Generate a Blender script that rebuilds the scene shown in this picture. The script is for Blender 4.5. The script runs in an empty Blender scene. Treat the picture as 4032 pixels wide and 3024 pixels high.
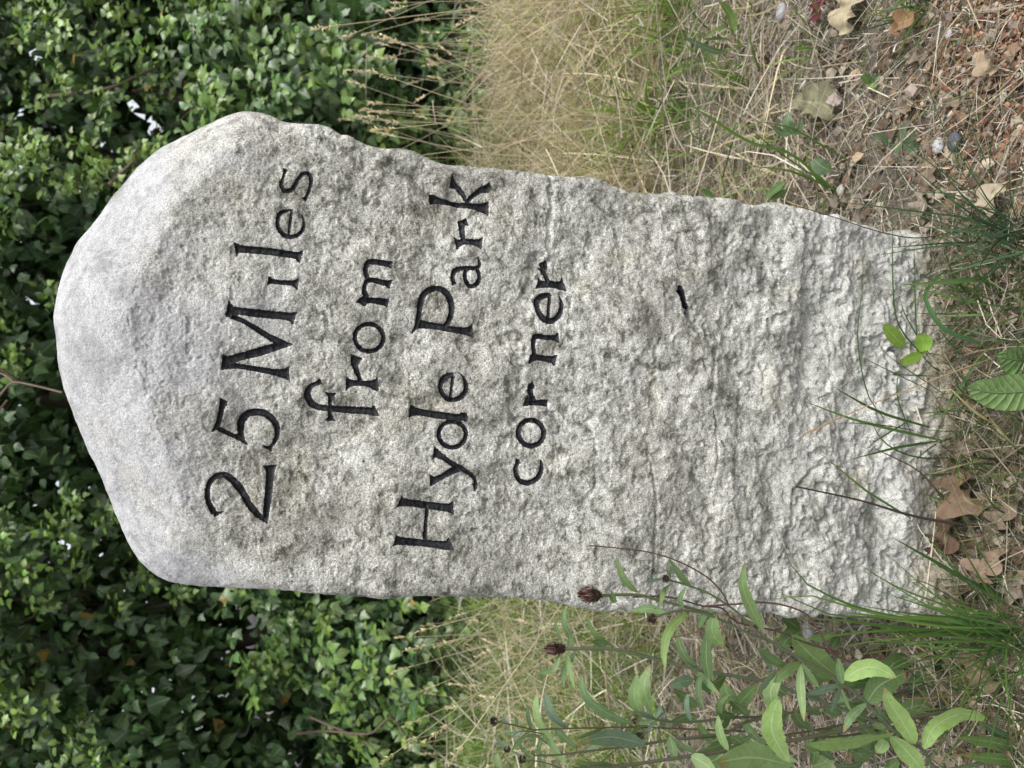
import bpy, math, random
import numpy as np
from mathutils import Vector, Matrix

C = bpy.context.scene.collection
scene = bpy.context.scene
rng = np.random.default_rng(7)
random.seed(7)
R = math.radians

# ------------------------------------------------------------------ camera (phone held sideways: the picture lies on its side)
PITCH = R(19.0)
CAM_H = 1.0
sp, cp = math.sin(PITCH), math.cos(PITCH)
cam = bpy.data.cameras.new('camera')
cam.lens = 26.0
cam.sensor_width = 36.0
cam.clip_start = 0.02
cam.clip_end = 3000.0
cam.dof.use_dof = True
cam.dof.focus_distance = 0.90
cam.dof.aperture_fstop = 7.5
camo = bpy.data.objects.new('camera', cam)
C.objects.link(camo)
camo.matrix_world = Matrix(((0, 1, 0, 0), (-sp, 0, -cp, 0), (-cp, 0, sp, CAM_H), (0, 0, 0, 1)))
scene.camera = camo

# ------------------------------------------------------------------ daylight: bright overcast
SUN_EL, SUN_AZ = R(62), R(125)          # azimuth measured from +Y towards +X
world = bpy.data.worlds.new('World')
scene.world = world
world.use_nodes = True
wn, wl = world.node_tree.nodes, world.node_tree.links
wn.clear()
wo = wn.new('ShaderNodeOutputWorld')
bg = wn.new('ShaderNodeBackground')
sky = wn.new('ShaderNodeTexSky')
sky.sky_type = 'NISHITA'
sky.sun_disc = False
sky.sun_elevation = SUN_EL
sky.sun_rotation = SUN_AZ
sky.air_density = 1.0
sky.dust_density = 4.0
hs = wn.new('ShaderNodeHueSaturation')
hs.inputs['Saturation'].default_value = 0.30
wl.new(sky.outputs[0], hs.inputs['Color'])
wl.new(hs.outputs[0], bg.inputs['Color'])
bg.inputs['Strength'].default_value = 0.15
wl.new(bg.outputs[0], wo.inputs['Surface'])
sun = bpy.data.lights.new('sun', 'SUN')
sun.energy = 1.3
sun.angle = R(35)
sun.color = (1.0, 0.975, 0.94)
suno = bpy.data.objects.new('sun', sun)
C.objects.link(suno)
sdir = Vector((math.sin(SUN_AZ) * math.cos(SUN_EL), math.cos(SUN_AZ) * math.cos(SUN_EL), math.sin(SUN_EL)))
suno.rotation_euler = sdir.to_track_quat('Z', 'Y').to_euler()
suno.location = sdir * 20
vs = scene.view_settings
vs.view_transform = 'Standard'
vs.look = 'None'
vs.exposure = 0.95
vs.gamma = 1.0
vs.use_curve_mapping = False
scene.cycles.max_bounces = 8
scene.cycles.diffuse_bounces = 4
scene.cycles.transmission_bounces = 4
scene.cycles.transparent_max_bounces = 8

# ------------------------------------------------------------------ unprojecting photograph pixels (4032 x 3024) to places
FPX = 26.0 / 36.0 * 4032.0
def ray(px, py):
    cx, cy = (px - 2016.0) / FPX, -(py - 1512.0) / FPX
    return np.array([cy, cp - cx * sp, -sp - cx * cp])
ORI = np.array([0.0, 0.0, CAM_H])
def U(px, py, y):                        # point of the pixel on the upright plane at distance y
    d = ray(px, py)
    return ORI + d * (y / d[1])
def GR(px, py, z=0.0):                   # point of the pixel on the ground
    d = ray(px, py)
    return ORI + d * ((z - CAM_H) / d[2])
def zoomf(ox, oy, k):
    return lambda x, y: (ox + x / k, oy + y / k)
KA = zoomf(700, 600, 1.84375)
KB = zoomf(700, 1300, 1.84375)
KC = zoomf(1450, 600, 1.8435)
KD = zoomf(1450, 1300, 1.8435)
KM = zoomf(1200, 900, 2.0737)
K2 = zoomf(2100, 2200, 2.013)
K3 = zoomf(2900, 2300, 2.212)
KR3 = zoomf(2688, 0, 1.6458)
KR4 = zoomf(2688, 1008, 1.6458)
KR5 = zoomf(2688, 2016, 1.6458)
KR6 = zoomf(1344, 2016, 1.6458)
KOV = zoomf(0, 0, 0.54861)
KG = zoomf(1200, 0, 1.19)

# ------------------------------------------------------------------ noise in numpy
_tab = np.random.default_rng(3).random((256, 256))
def vnoise(x, y, seed=0):
    x = np.asarray(x, float) + seed * 17.31
    y = np.asarray(y, float) + seed * 9.77
    xi, yi = np.floor(x).astype(int), np.floor(y).astype(int)
    fx, fy = x - xi, y - yi
    fx = fx * fx * fx * (fx * (fx * 6 - 15) + 10)
    fy = fy * fy * fy * (fy * (fy * 6 - 15) + 10)
    a, b = _tab[xi % 256, yi % 256], _tab[(xi + 1) % 256, yi % 256]
    c, d = _tab[xi % 256, (yi + 1) % 256], _tab[(xi + 1) % 256, (yi + 1) % 256]
    return (a * (1 - fx) + b * fx) * (1 - fy) + (c * (1 - fx) + d * fx) * fy * 1.0 - 0.5
def fbm(x, y, oct=4, seed=0, gain=0.5):
    r, a, f = 0, 1.0, 1.0
    for i in range(oct):
        ca, sa = math.cos(i * 0.9), math.sin(i * 0.9)
        r = r + a * vnoise((x * ca - y * sa) * f, (x * sa + y * ca) * f, seed + i * 3)
        a *= gain
        f *= 2.03
    return r
def smooth(a, b, x):
    t = np.clip((x - a) / (b - a), 0, 1)
    return t * t * (3 - 2 * t)
def nrm(v):
    v = np.asarray(v, float)
    return v / np.maximum(np.linalg.norm(v, axis=-1, keepdims=True), 1e-9)

# ------------------------------------------------------------------ mesh building
class Geo:
    def __init__(s):
        s.V, s.F, s.c, s.u, s.n = [], [], [], [], 0
    def add(s, V, F, col=(1, 1, 1), uv=None):
        V = np.asarray(V, float).reshape(-1, 3)
        s.V.append(V)
        s.F.append(np.asarray(F, int) + s.n)
        col = np.asarray(col, float)
        s.c.append(np.broadcast_to(col, (len(V), 3)) if col.ndim == 1 else col.reshape(-1, 3))
        s.u.append(np.zeros((len(V), 2)) + (9, 0) if uv is None else np.asarray(uv, float).reshape(-1, 2))
        s.n += len(V)
        return s
    def mesh(s, name, mat, smooth=True):
        V = np.concatenate(s.V)
        col = np.concatenate(s.c)
        uv = np.concatenate(s.u)
        loops = np.concatenate([f.ravel() for f in s.F])
        tot = np.concatenate([np.full(len(f), f.shape[1]) for f in s.F])
        me = bpy.data.meshes.new(name)
        me.vertices.add(len(V))
        me.vertices.foreach_set('co', V.astype(np.float32).ravel())
        me.loops.add(len(loops))
        me.loops.foreach_set('vertex_index', loops.astype(np.int32))
        me.polygons.add(len(tot))
        me.polygons.foreach_set('loop_start', (np.cumsum(tot) - tot).astype(np.int32))
        me.update(calc_edges=True)
        me.polygons.foreach_set('use_smooth', np.full(len(tot), smooth))
        a = me.color_attributes.new('Col', 'FLOAT_COLOR', 'POINT')
        a.data.foreach_set('color', np.concatenate([col, np.ones((len(col), 1))], 1).astype(np.float32).ravel())
        ul = me.uv_layers.new(name='UVMap')
        ul.data.foreach_set('uv', uv[loops].astype(np.float32).ravel())
        me.materials.append(mat)
        return me
    def obj(s, name, mat, parent=None, smooth=True):
        return link(name, s.mesh(name, mat, smooth), parent)
def link(name, data, parent=None):
    o = bpy.data.objects.new(name, data)
    C.objects.link(o)
    if parent is not None:
        o.parent = parent
        o.matrix_parent_inverse = parent.matrix_basis.inverted()
    return o
def thing(name, label, cat, loc=(0, 0, 0), group=None):
    o = bpy.data.objects.new(name, None)
    C.objects.link(o)
    o.empty_display_size = 0.05
    o.location = tuple(float(v) for v in loc)
    tag(o, label, cat, group)
    return o
def tag(o, label=None, cat=None, group=None, kind=None):
    if label: o['label'] = label
    if cat: o['category'] = cat
    if group: o['group'] = group
    if kind: o['kind'] = kind
    return o

def resample(pts, n):
    P = np.asarray(pts, float)
    if len(P) == 2:
        t = np.linspace(0, 1, n)[:, None]
        return P[0] * (1 - t) + P[1] * t
    ext = np.concatenate([2 * P[:1] - P[1:2], P, 2 * P[-1:] - P[-2:-1]])
    seg = np.linalg.norm(np.diff(P[:, :3], axis=0), axis=1)
    cum = np.concatenate([[0], np.cumsum(seg)])
    tt = np.linspace(0, cum[-1], n)
    i = np.clip(np.searchsorted(cum, tt, 'right') - 1, 0, len(P) - 2)
    t = ((tt - cum[i]) / np.maximum(seg[i], 1e-9))[:, None]
    p0, p1, p2, p3 = ext[i], ext[i + 1], ext[i + 2], ext[i + 3]
    return 0.5 * (2 * p1 + (p2 - p0) * t + (2 * p0 - 5 * p1 + 4 * p2 - p3) * t ** 2 + (3 * p1 - p0 - 3 * p2 + p3) * t ** 3)

def tube(g, pts, r0, r1, col, n=None, sides=6, bump=0.0):
    P = resample(pts, n or max(4, len(pts) * 3))
    m = len(P)
    T = nrm(np.gradient(P, axis=0))
    ref = np.array([0.3, -0.8, 0.5])
    A = nrm(np.cross(T, ref))
    B = np.cross(T, A)
    rr = np.linspace(r0, r1, m)
    if bump: rr = rr * (1 + bump * np.array([random.uniform(-1, 1) for _ in range(m)]))
    an = np.arange(sides) / sides * 2 * math.pi
    V = P[:, None] + rr[:, None, None] * (np.cos(an)[None, :, None] * A[:, None] + np.sin(an)[None, :, None] * B[:, None])
    i = np.arange(m - 1)[:, None] * sides
    j = np.arange(sides)[None]
    F = np.stack([i + j, i + (j + 1) % sides, i + sides + (j + 1) % sides, i + sides + j], -1).reshape(-1, 4)
    g.add(V.reshape(-1, 3), F, col)
    return P

def strip(g, pts, width, col, n=10, normal=(0, -0.7, 0.7), prof='lance', fold=0.25, wav=0.0, taper_col=None, roll=0.0):
    """a leaf or blade with a midrib along pts"""
    P = resample(pts, n + 1)
    T = nrm(np.gradient(P, axis=0))
    N0 = np.asarray(normal, float)
    S = nrm(np.cross(T, N0))
    N = nrm(np.cross(S, T))
    if roll:
        cr, sr = math.cos(roll), math.sin(roll)
        S, N = S * cr + N * sr, N * cr - S * sr
    t = np.linspace(0, 1, n + 1)
    if prof == 'lance':
        w = np.sin(np.pi * np.clip(t, 0, 1) ** 0.92) ** 0.66 * (1 - 0.12 * t) + 0.06 * (1 - t)
    elif prof == 'spoon':
        w = np.sin(np.pi * t ** 1.35) ** 0.75 + 0.10 * (1 - t)
    elif prof == 'oval':
        w = np.sin(np.pi * t) ** 0.55 + 0.04 * (1 - t)
    elif prof == 'oak':
        env = np.sin(np.pi * t ** 1.15) ** 0.6
        w = env * (0.76 + 0.24 * np.cos(t * 2 * np.pi * 3.6 + 2.6)) * (0.55 + 0.6 * t) + 0.04
    else:
        w = np.minimum(1, (1 - t) * 2.2) ** 0.7 * np.minimum(1, 0.6 + t * 2)
    w[-1] = max(w[-1], 0.0) * 0.05 + 0.01
    hw = (width / 2 * w)[:, None]
    ph = random.uniform(0, 6)
    wl_ = wav * width * np.sin(t * 17 + ph)[:, None]
    wr_ = wav * width * np.sin(t * 19 + ph + 2)[:, None]
    jl = np.ones((n + 1, 1)); jr = np.ones((n + 1, 1))
    if prof in ('lance', 'spoon'):
        jl = 1 + 0.05 * np.sin(t * 31 + ph)[:, None]; jr = 1 + 0.05 * np.sin(t * 27 + ph)[:, None]
    L = P + S * hw * jl + N * (fold * hw + wl_)
    Rr = P - S * hw * jr + N * (fold * hw + wr_)
    V = np.stack([L, P, Rr], 1)
    i = np.arange(n)[:, None] * 3
    j = np.arange(2)[None]
    F = np.stack([i + j, i + j + 1, i + j + 4, i + j + 3], -1).reshape(-1, 4)
    uv = np.zeros((n + 1, 3, 2))
    uv[:, 0, 0], uv[:, 2, 0] = -1, 1
    uv[:, :, 1] = t[:, None]
    c = np.asarray(col, float)
    if taper_col is not None:
        c = (c * (1 - t[:, None] ** 2) + np.asarray(taper_col) * t[:, None] ** 2)[:, None].repeat(3, 1)
    g.add(V, F, c, uv)

def many_blades(g, P0, D, L, W, bend, col, segs=3, tipcol=None):
    """vectorised blades: roots P0, first direction D, bend = added at the tip"""
    N = len(P0)
    t = np.linspace(0, 1, segs + 1)
    P = P0[:, None] + D[:, None] * (L[:, None, None] * t[None, :, None]) + bend[:, None] * (L[:, None, None] * (t ** 2)[None, :, None])
    T = nrm(D + bend)
    ran = rng.normal(size=(N, 3)); ran[:, 1] -= 0.9
    S = nrm(np.cross(T, ran))
    w = (1 - t ** 2.2) * 0.92 + 0.08
    off = S[:, None] * (W[:, None, None] / 2 * w[None, :, None])
    V = np.stack([P - off, P + off], 2)
    base = np.arange(N)[:, None] * (segs + 1) * 2
    i = np.arange(segs)[None] * 2 + base
    F = np.stack([i, i + 1, i + 3, i + 2], -1).reshape(-1, 4)
    c = np.repeat(col[:, None], (segs + 1) * 2, 1)
    if tipcol is not None:
        tt = np.repeat(t, 2)[None, :, None]
        c = c * (1 - tt) + tipcol[:, None] * tt
    g.add(V.reshape(-1, 3), F, c.reshape(-1, 3))

def tile(g, TV, TF, TUV, pos, X, Y, Z, scl, col):
    """copies of a template with axes X, Y, Z"""
    N, n = len(pos), len(TV)
    M = np.stack([X, Y, Z], 2)
    V = np.einsum('nij,kj->nki', M, TV) * scl[:, None, None] + pos[:, None]
    F = (np.asarray(TF)[None] + (np.arange(N) * n)[:, None, None]).reshape(-1, np.asarray(TF).shape[1])
    g.add(V.reshape(-1, 3), F, np.repeat(col[:, None], n, 1).reshape(-1, 3), np.tile(TUV, (N, 1)))

# ------------------------------------------------------------------ materials
def new_mat(name):
    m = bpy.data.materials.new(name)
    m.use_nodes = True
    nt = m.node_tree
    nt.nodes.clear()
    out = nt.nodes.new('ShaderNodeOutputMaterial')
    p = nt.nodes.new('ShaderNodeBsdfPrincipled')
    nt.links.new(p.outputs[0], out.inputs['Surface'])
    return m, nt, p, out
def N(nt, t, **kw):
    n = nt.nodes.new(t)
    for k, v in kw.items():
        if k in n.inputs: n.inputs[k].default_value = v
        else: setattr(n, k, v)
    return n
def noise(nt, scale, detail=3, rough=0.55, vec=None, dist=0.0):
    n = N(nt, 'ShaderNodeTexNoise')
    n.inputs['Scale'].default_value = scale
    n.inputs['Detail'].default_value = detail
    n.inputs['Roughness'].default_value = rough
    n.inputs['Distortion'].default_value = dist
    if vec is not None: nt.links.new(vec, n.inputs['Vector'])
    return n.outputs['Fac']
def ramp(nt, fac, stops):
    r = N(nt, 'ShaderNodeValToRGB')
    el = r.color_ramp.elements
    while len(el) < len(stops): el.new(0.5)
    for e, (p, c) in zip(el, stops):
        e.position = p
        e.color = (*c, 1) if len(c) == 3 else c
    nt.links.new(fac, r.inputs[0])
    return r.outputs[0]
def mixc(nt, a, b, fac=0.5, mode='MIX'):
    m = N(nt, 'ShaderNodeMix', data_type='RGBA', blend_type=mode)
    m.clamp_factor = True
    for sock, v in ((m.inputs[0], fac), (m.inputs[6], a), (m.inputs[7], b)):
        if hasattr(v, 'is_linked'): nt.links.new(v, sock)
        elif isinstance(v, (int, float)): sock.default_value = v
        else: sock.default_value = (*v, 1)
    return m.outputs[2]
def mth(nt, op, a, b=0.0, c=0.0):
    m = N(nt, 'ShaderNodeMath', operation=op)
    for sock, v in zip(m.inputs, (a, b, c)):
        if hasattr(v, 'is_linked'): nt.links.new(v, sock)
        else: sock.default_value = v
    return m.outputs[0]

def plant_mat(name, rough=0.5, transl=0.25, spec=0.4, vein=0.0, nscale=120, namp=0.35, spots=0.0, veinrib=0.0, sk=0.16):
    m, nt, p, out = new_mat(name)
    at = N(nt, 'ShaderNodeAttribute', attribute_name='Col')
    oi = N(nt, 'ShaderNodeObjectInfo')
    geo = N(nt, 'ShaderNodeNewGeometry')
    nz = noise(nt, nscale, 3, 0.6, geo.outputs['Position'])
    v = mth(nt, 'ADD', mth(nt, 'MULTIPLY', nz, namp * 2), 1 - namp)
    v = mth(nt, 'MULTIPLY', v, mth(nt, 'ADD', mth(nt, 'MULTIPLY', oi.outputs['Random'], 0.24), 0.88))
    comb = N(nt, 'ShaderNodeCombineColor')
    for k in range(3): nt.links.new(v, comb.inputs[k])
    col = mixc(nt, at.outputs['Color'], comb.outputs[0], 1.0, 'MULTIPLY')
    if spots:
        sz = noise(nt, 95, 2, 0.5, geo.outputs['Position'])
        msk = ramp(nt, sz, [(0.60, (0, 0, 0)), (0.68, (1, 1, 1))])
        col = mixc(nt, col, mixc(nt, col, (0.75, 0.95, 0.30), 1.0, 'MULTIPLY'), mth(nt, 'MULTIPLY', msk, spots))
    if spots:
        bz = noise(nt, 260, 2, 0.5, geo.outputs['Position'])
        bm = ramp(nt, bz, [(0.66, (0, 0, 0)), (0.71, (1, 1, 1))])
        col = mixc(nt, col, (0.10, 0.075, 0.035), mth(nt, 'MULTIPLY', bm, 0.75))
        uv0 = N(nt, 'ShaderNodeUVMap')
        s0 = N(nt, 'ShaderNodeSeparateXYZ')
        nt.links.new(uv0.outputs[0], s0.inputs[0])
        tipn = mth(nt, 'ADD', s0.outputs[1], mth(nt, 'MULTIPLY', mth(nt, 'SUBTRACT', noise(nt, 60, 3, 0.6, geo.outputs['Position']), 0.5), 0.5))
        tipm = ramp(nt, mth(nt, 'ADD', tipn, mth(nt, 'MULTIPLY', mth(nt, 'SUBTRACT', oi.outputs['Random'], 0.5), 0.22)), [(0.93, (0, 0, 0)), (1.0, (1, 1, 1))])
        col = mixc(nt, col, (0.23, 0.17, 0.06), mth(nt, 'MULTIPLY', tipm, 0.8))
    if vein:
        uv = N(nt, 'ShaderNodeUVMap')
        sx = N(nt, 'ShaderNodeSeparateXYZ')
        nt.links.new(uv.outputs[0], sx.inputs[0])
        ax = mth(nt, 'ABSOLUTE', sx.outputs[0])
        mid = mth(nt, 'SUBTRACT', 1.0, mth(nt, 'MULTIPLY', ax, 11.0))
        mid = mth(nt, 'MAXIMUM', mid, 0.0)
        # side veins running forward from the midrib
        ph = mth(nt, 'SUBTRACT', mth(nt, 'MULTIPLY', sx.outputs[1], 11.0), mth(nt, 'MULTIPLY', ax, 1.7))
        sv = mth(nt, 'POWER', mth(nt, 'ABSOLUTE', mth(nt, 'SINE', mth(nt, 'MULTIPLY', ph, 3.14159))), 0.5)
        sv = mth(nt, 'SUBTRACT', 1.0, sv)
        sv = mth(nt, 'MULTIPLY', sv, sk)
        f = mth(nt, 'MULTIPLY', mth(nt, 'MAXIMUM', mid, sv), vein)
        col = mixc(nt, col, mixc(nt, col, (0.42, 0.50, 0.30), 0.65), f)
        b = N(nt, 'ShaderNodeBump')
        b.inputs['Strength'].default_value = 0.25 + veinrib
        b.inputs['Distance'].default_value = 0.001 + 0.005 * veinrib
        nt.links.new(mth(nt, 'SUBTRACT', mth(nt, 'MULTIPLY', nz, 0.6), f), b.inputs['Height'])
        nt.links.new(b.outputs[0], p.inputs['Normal'])
    nt.links.new(col, p.inputs['Base Color'])
    p.inputs['Roughness'].default_value = rough
    p.inputs['Specular IOR Level'].default_value = spec
    if transl:
        tr = N(nt, 'ShaderNodeBsdfTranslucent')
        nt.links.new(mixc(nt, col, (1.0, 1.15, 0.55), 1.0, 'MULTIPLY'), tr.inputs['Color'])
        mx = N(nt, 'ShaderNodeMixShader')
        mx.inputs[0].default_value = transl
        nt.links.new(p.outputs[0], mx.inputs[1])
        nt.links.new(tr.outputs[0], mx.inputs[2])
        nt.links.new(mx.outputs[0], out.inputs['Surface'])
    return m

M_ivy = plant_mat('ivy_leaf', 0.36, 0.22, 0.55, 0.5, 30, 0.25)
M_leaf = plant_mat('herb_leaf', 0.55, 0.28, 0.35, 0.9, 130, 0.28, spots=0.55)
M_crink = plant_mat('crinkled_leaf', 0.45, 0.25, 0.4, 0.9, 100, 0.2, veinrib=0.7, sk=0.55)
M_grass = plant_mat('grass_blade', 0.5, 0.3, 0.35, 0, 60, 0.2)
M_dry = plant_mat('dry_straw', 0.65, 0.2, 0.25, 0, 90, 0.3)
M_oak = plant_mat('dead_leaf', 0.7, 0.12, 0.25, 0.5, 140, 0.4)
M_bark = plant_mat('bark', 0.8, 0, 0.2, 0, 120, 0.5)
M_stem = plant_mat('herb_stem', 0.55, 0.05, 0.35, 0, 150, 0.3)
M_flower = plant_mat('flower', 0.6, 0.15, 0.3, 0, 200, 0.3)
M_pebble = plant_mat('pebble', 0.75, 0, 0.3, 0, 200, 0.35)

def stone_mat():
    m, nt, p, out = new_mat('weathered_limestone')
    tc = N(nt, 'ShaderNodeTexCoord')
    V = tc.outputs['Object']
    big = noise(nt, 7, 4, 0.6, V)
    mid = noise(nt, 60, 5, 0.7, V, 0.3)
    fine = noise(nt, 520, 3, 0.75, V)
    grain = noise(nt, 1250, 1, 0.5, V)
    sx = N(nt, 'ShaderNodeSeparateXYZ')
    nt.links.new(V, sx.inputs[0])
    # the foot and the worn crown carry less lichen and are cleaner
    zz = mth(nt, 'ADD', sx.outputs[2], mth(nt, 'MULTIPLY', mth(nt, 'SUBTRACT', big, 0.5), 0.5))
    clean = ramp(nt, zz, [(0.12, (1, 1, 1)), (0.42, (0, 0, 0)), (0.97, (0, 0, 0)), (1.0, (0.5, 0.5, 0.5))])
    base = ramp(nt, big, [(0.32, (0.33, 0.325, 0.295)), (0.5, (0.43, 0.425, 0.395)), (0.68, (0.51, 0.51, 0.485))])
    base = mixc(nt, base, (0.475, 0.475, 0.452), mth(nt, 'MULTIPLY', clean, 0.75))
    lich = ramp(nt, mid, [(0.36, (0.34, 0.34, 0.315)), (0.47, (0.84, 0.84, 0.815)), (0.60, (1.16, 1.16, 1.16))])
    col = mixc(nt, base, lich, mth(nt, 'SUBTRACT', 1.0, mth(nt, 'MULTIPLY', clean, 0.65)), 'MULTIPLY')
    spk = ramp(nt, fine, [(0.29, (0.16, 0.16, 0.15)), (0.43, (0.72, 0.72, 0.70)), (0.57, (1.18, 1.18, 1.18)), (0.72, (1.6, 1.6, 1.6))])
    col = mixc(nt, col, spk, mth(nt, 'SUBTRACT', 1.0, mth(nt, 'MULTIPLY', clean, 0.25)), 'MULTIPLY')
    gr = ramp(nt, grain, [(0.30, (0.50, 0.50, 0.49)), (0.50, (0.98, 0.98, 0.98)), (0.70, (1.35, 1.35, 1.35))])
    col = mixc(nt, col, gr, 0.9, 'MULTIPLY')
    # patches of grey-black algae and a faint ochre bloom
    pat = ramp(nt, noise(nt, 15, 5, 0.7, V, 0.8), [(0.52, (0, 0, 0)), (0.66, (1, 1, 1))])
    col = mixc(nt, col, mixc(nt, col, (0.50, 0.50, 0.47), 1.0, 'MULTIPLY'), pat)
    och = ramp(nt, noise(nt, 9, 3, 0.6, V), [(0.58, (0, 0, 0)), (0.75, (0.6, 0.6, 0.6))])
    col = mixc(nt, col, mixc(nt, col, (1.02, 0.97, 0.80), 1.0, 'MULTIPLY'), och)
    # the weathered crown: smoother and cooler grey
    cap = ramp(nt, mth(nt, 'SUBTRACT', zz, CAPZ - 0.5), [(0.42, (0, 0, 0)), (0.52, (1, 1, 1))])
    col = mixc(nt, col, mixc(nt, mixc(nt, col, (0.40, 0.40, 0.415), 0.35), (0.92, 0.925, 0.965), 1.0, 'MULTIPLY'), cap)
    zs = mth(nt, 'ADD', sx.outputs[2], mth(nt, 'MULTIPLY', mth(nt, 'SUBTRACT', noise(nt, 22, 4, 0.7, V), 0.5), 0.16))
    spl = ramp(nt, zs, [(0.0, (1, 1, 1)), (0.075, (0, 0, 0))])
    col = mixc(nt, col, mixc(nt, col, (0.74, 0.64, 0.48), 1.0, 'MULTIPLY'), mth(nt, 'MULTIPLY', spl, 0.75))
    nt.links.new(col, p.inputs['Base Color'])
    p.inputs['Roughness'].default_value = 0.9
    p.inputs['Specular IOR Level'].default_value = 0.25
    b = N(nt, 'ShaderNodeBump')
    b.inputs['Strength'].default_value = 0.6
    b.inputs['Distance'].default_value = 0.0014
    nt.links.new(mth(nt, 'ADD', mth(nt, 'MULTIPLY', fine, 1.0), mth(nt, 'MULTIPLY', grain, 0.5)), b.inputs['Height'])
    nt.links.new(b.outputs[0], p.inputs['Normal'])
    return m
CAPZ = 1.115
M_stone = stone_mat()

def paint_mat():
    m, nt, p, out = new_mat('black_letter_paint')
    tc = N(nt, 'ShaderNodeTexCoord')
    n1 = noise(nt, 260, 3, 0.6, tc.outputs['Object'])
    col = ramp(nt, n1, [(0.30, (0.006, 0.0065, 0.008)), (0.58, (0.014, 0.015, 0.018)), (0.70, (0.030, 0.031, 0.034)), (0.80, (0.12, 0.12, 0.118))])
    nt.links.new(col, p.inputs['Base Color'])
    p.inputs['Roughness'].default_value = 0.6
    p.inputs['Specular IOR Level'].default_value = 0.3
    return m
M_paint = paint_mat()

def soil_mat():
    m, nt, p, out = new_mat('dry_soil')
    geo = N(nt, 'ShaderNodeNewGeometry')
    V = geo.outputs['Position']
    a = noise(nt, 5, 5, 0.65, V)
    f = noise(nt, 160, 4, 0.7, V)
    col = ramp(nt, a, [(0.3, (0.075, 0.063, 0.052)), (0.5, (0.125, 0.108, 0.090)), (0.7, (0.185, 0.163, 0.138))])
    sp_ = ramp(nt, f, [(0.3, (0.4, 0.4, 0.4)), (0.5, (1, 1, 1)), (0.72, (1.7, 1.6, 1.5))])
    nt.links.new(mixc(nt, col, sp_, 1.0, 'MULTIPLY'), p.inputs['Base Color'])
    p.inputs['Roughness'].default_value = 0.95
    b = N(nt, 'ShaderNodeBump')
    b.inputs['Strength'].default_value = 0.8
    b.inputs['Distance'].default_value = 0.006
    nt.links.new(f, b.inputs['Height'])
    nt.links.new(b.outputs[0], p.inputs['Normal'])
    return m
M_soil = soil_mat()

# ------------------------------------------------------------------ ground
def gz(x, y):
    x, y = np.asarray(x, float), np.asarray(y, float)
    near = np.exp(-(np.abs(y) / 9) ** 2 - (np.abs(x) / 9) ** 2)
    return near * (0.035 * fbm(x * 1.6, y * 1.6, 3, 5) + 0.016 * fbm(x * 9, y * 9, 3, 9)) * (1 - 0.75 * np.exp(-((y - 0.86) / 0.10) ** 2 - (x / 0.42) ** 4)) - 0.014
def far_axis(lo, hi, step, reach):
    a = np.arange(lo, hi + 1e-6, step)
    k = np.geomspace(step * 2, reach, 24)
    return np.concatenate([(lo - k)[::-1], a, hi + k])
gx, gy = far_axis(-2.2, 2.2, 0.02, 600), far_axis(0.2, 4.2, 0.02, 600)
GX, GY = np.meshgrid(gx, gy, indexing='ij')
g = Geo()
nx, ny = GX.shape
idx = np.arange(nx * ny).reshape(nx, ny)
g.add(np.stack([GX, GY, gz(GX, GY)], -1), np.stack([idx[:-1, :-1], idx[1:, :-1], idx[1:, 1:], idx[:-1, 1:]], -1).reshape(-1, 4))
ground = g.obj('ground', M_soil)
tag(ground, kind='structure')
def G(px, py):
    p = GR(px, py)
    for _ in range(3): p = GR(px, py, float(gz(p[0], p[1])))
    return p

# ------------------------------------------------------------------ the milestone
LEAN = R(4.0)
BASE_Y = 0.862
SN = np.array([0, -math.cos(LEAN), math.sin(LEAN)])       # out of the face
ST = np.array([0, math.sin(LEAN), math.cos(LEAN)])        # up the face
SO = np.array([0, BASE_Y, 0.0])
def to_face(px, py, back=0.0):
    d = ray(px, py)
    k = np.dot(SO - SN * back - ORI, SN) / np.dot(d, SN)
    p = ORI + d * k - SO
    return np.array([p[0], np.dot(p, ST)])
def face_scale(px, py):                                   # metres for one photograph pixel there
    a, b, c = to_face(px, py), to_face(px + 1, py), to_face(px, py + 1)
    return math.sqrt(abs((b - a)[0] * (c - a)[1] - (b - a)[1] * (c - a)[0]))

OUT = [(2150,1338),(1990,1338),(1900,1338),(1800,1332),(1700,1330),(1600,1325),(1500,1322),(1400,1322),(1330,1320),(1290,1322),(1245,1312),(1190,1300),(1150,1295),(1100,1290),(1050,1290),(980,1288),(900,1288),(840,1292),(800,1290),(700,1282),(600,1272),(500,1270),(430,1268),(380,1262),(340,1245),(310,1222),(285,1190),(268,1160),(256,1130),(248,1110),(235,1070),(218,1020),(200,985),(180,940),(160,890),(142,840),(130,790),(126,750),(124,720),(122,680),(127,650),(135,610),(147,570),(165,530),(185,500),(200,480),(235,430),(275,385),(310,350),(345,322),(380,305),(420,288),(455,270),(490,254),(520,245),(550,242),(580,246),(610,258),(640,264),(665,266),(700,270),(720,280),(735,290),(760,296),(790,312),(830,322),(870,322),(900,328),(930,345),(965,355),(1000,355),(1050,360),(1100,367),(1140,372),(1190,380),(1240,382),(1290,385),(1330,400),(1370,412),(1420,418),(1450,415),(1475,422),(1558,430),(1615,442),(1661,437),(1688,440),(1728,450),(1775,464),(1818,473),(1875,485),(1915,501),(1941,496),(1974,496),(2008,510),(2035,527),(2060,545),(2150,550)]
TOP = to_face(*KOV(124, 720))[1]
def edge_drop(t):                                         # how far the rounded edge falls back behind the face
    k = smooth(TOP - 0.30, TOP - 0.08, t)
    return 0.014 + 0.076 * k
outline = np.array([to_face(*KOV(*p), back=float(edge_drop(to_face(*KOV(*p))[1]))) for p in OUT])
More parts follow.
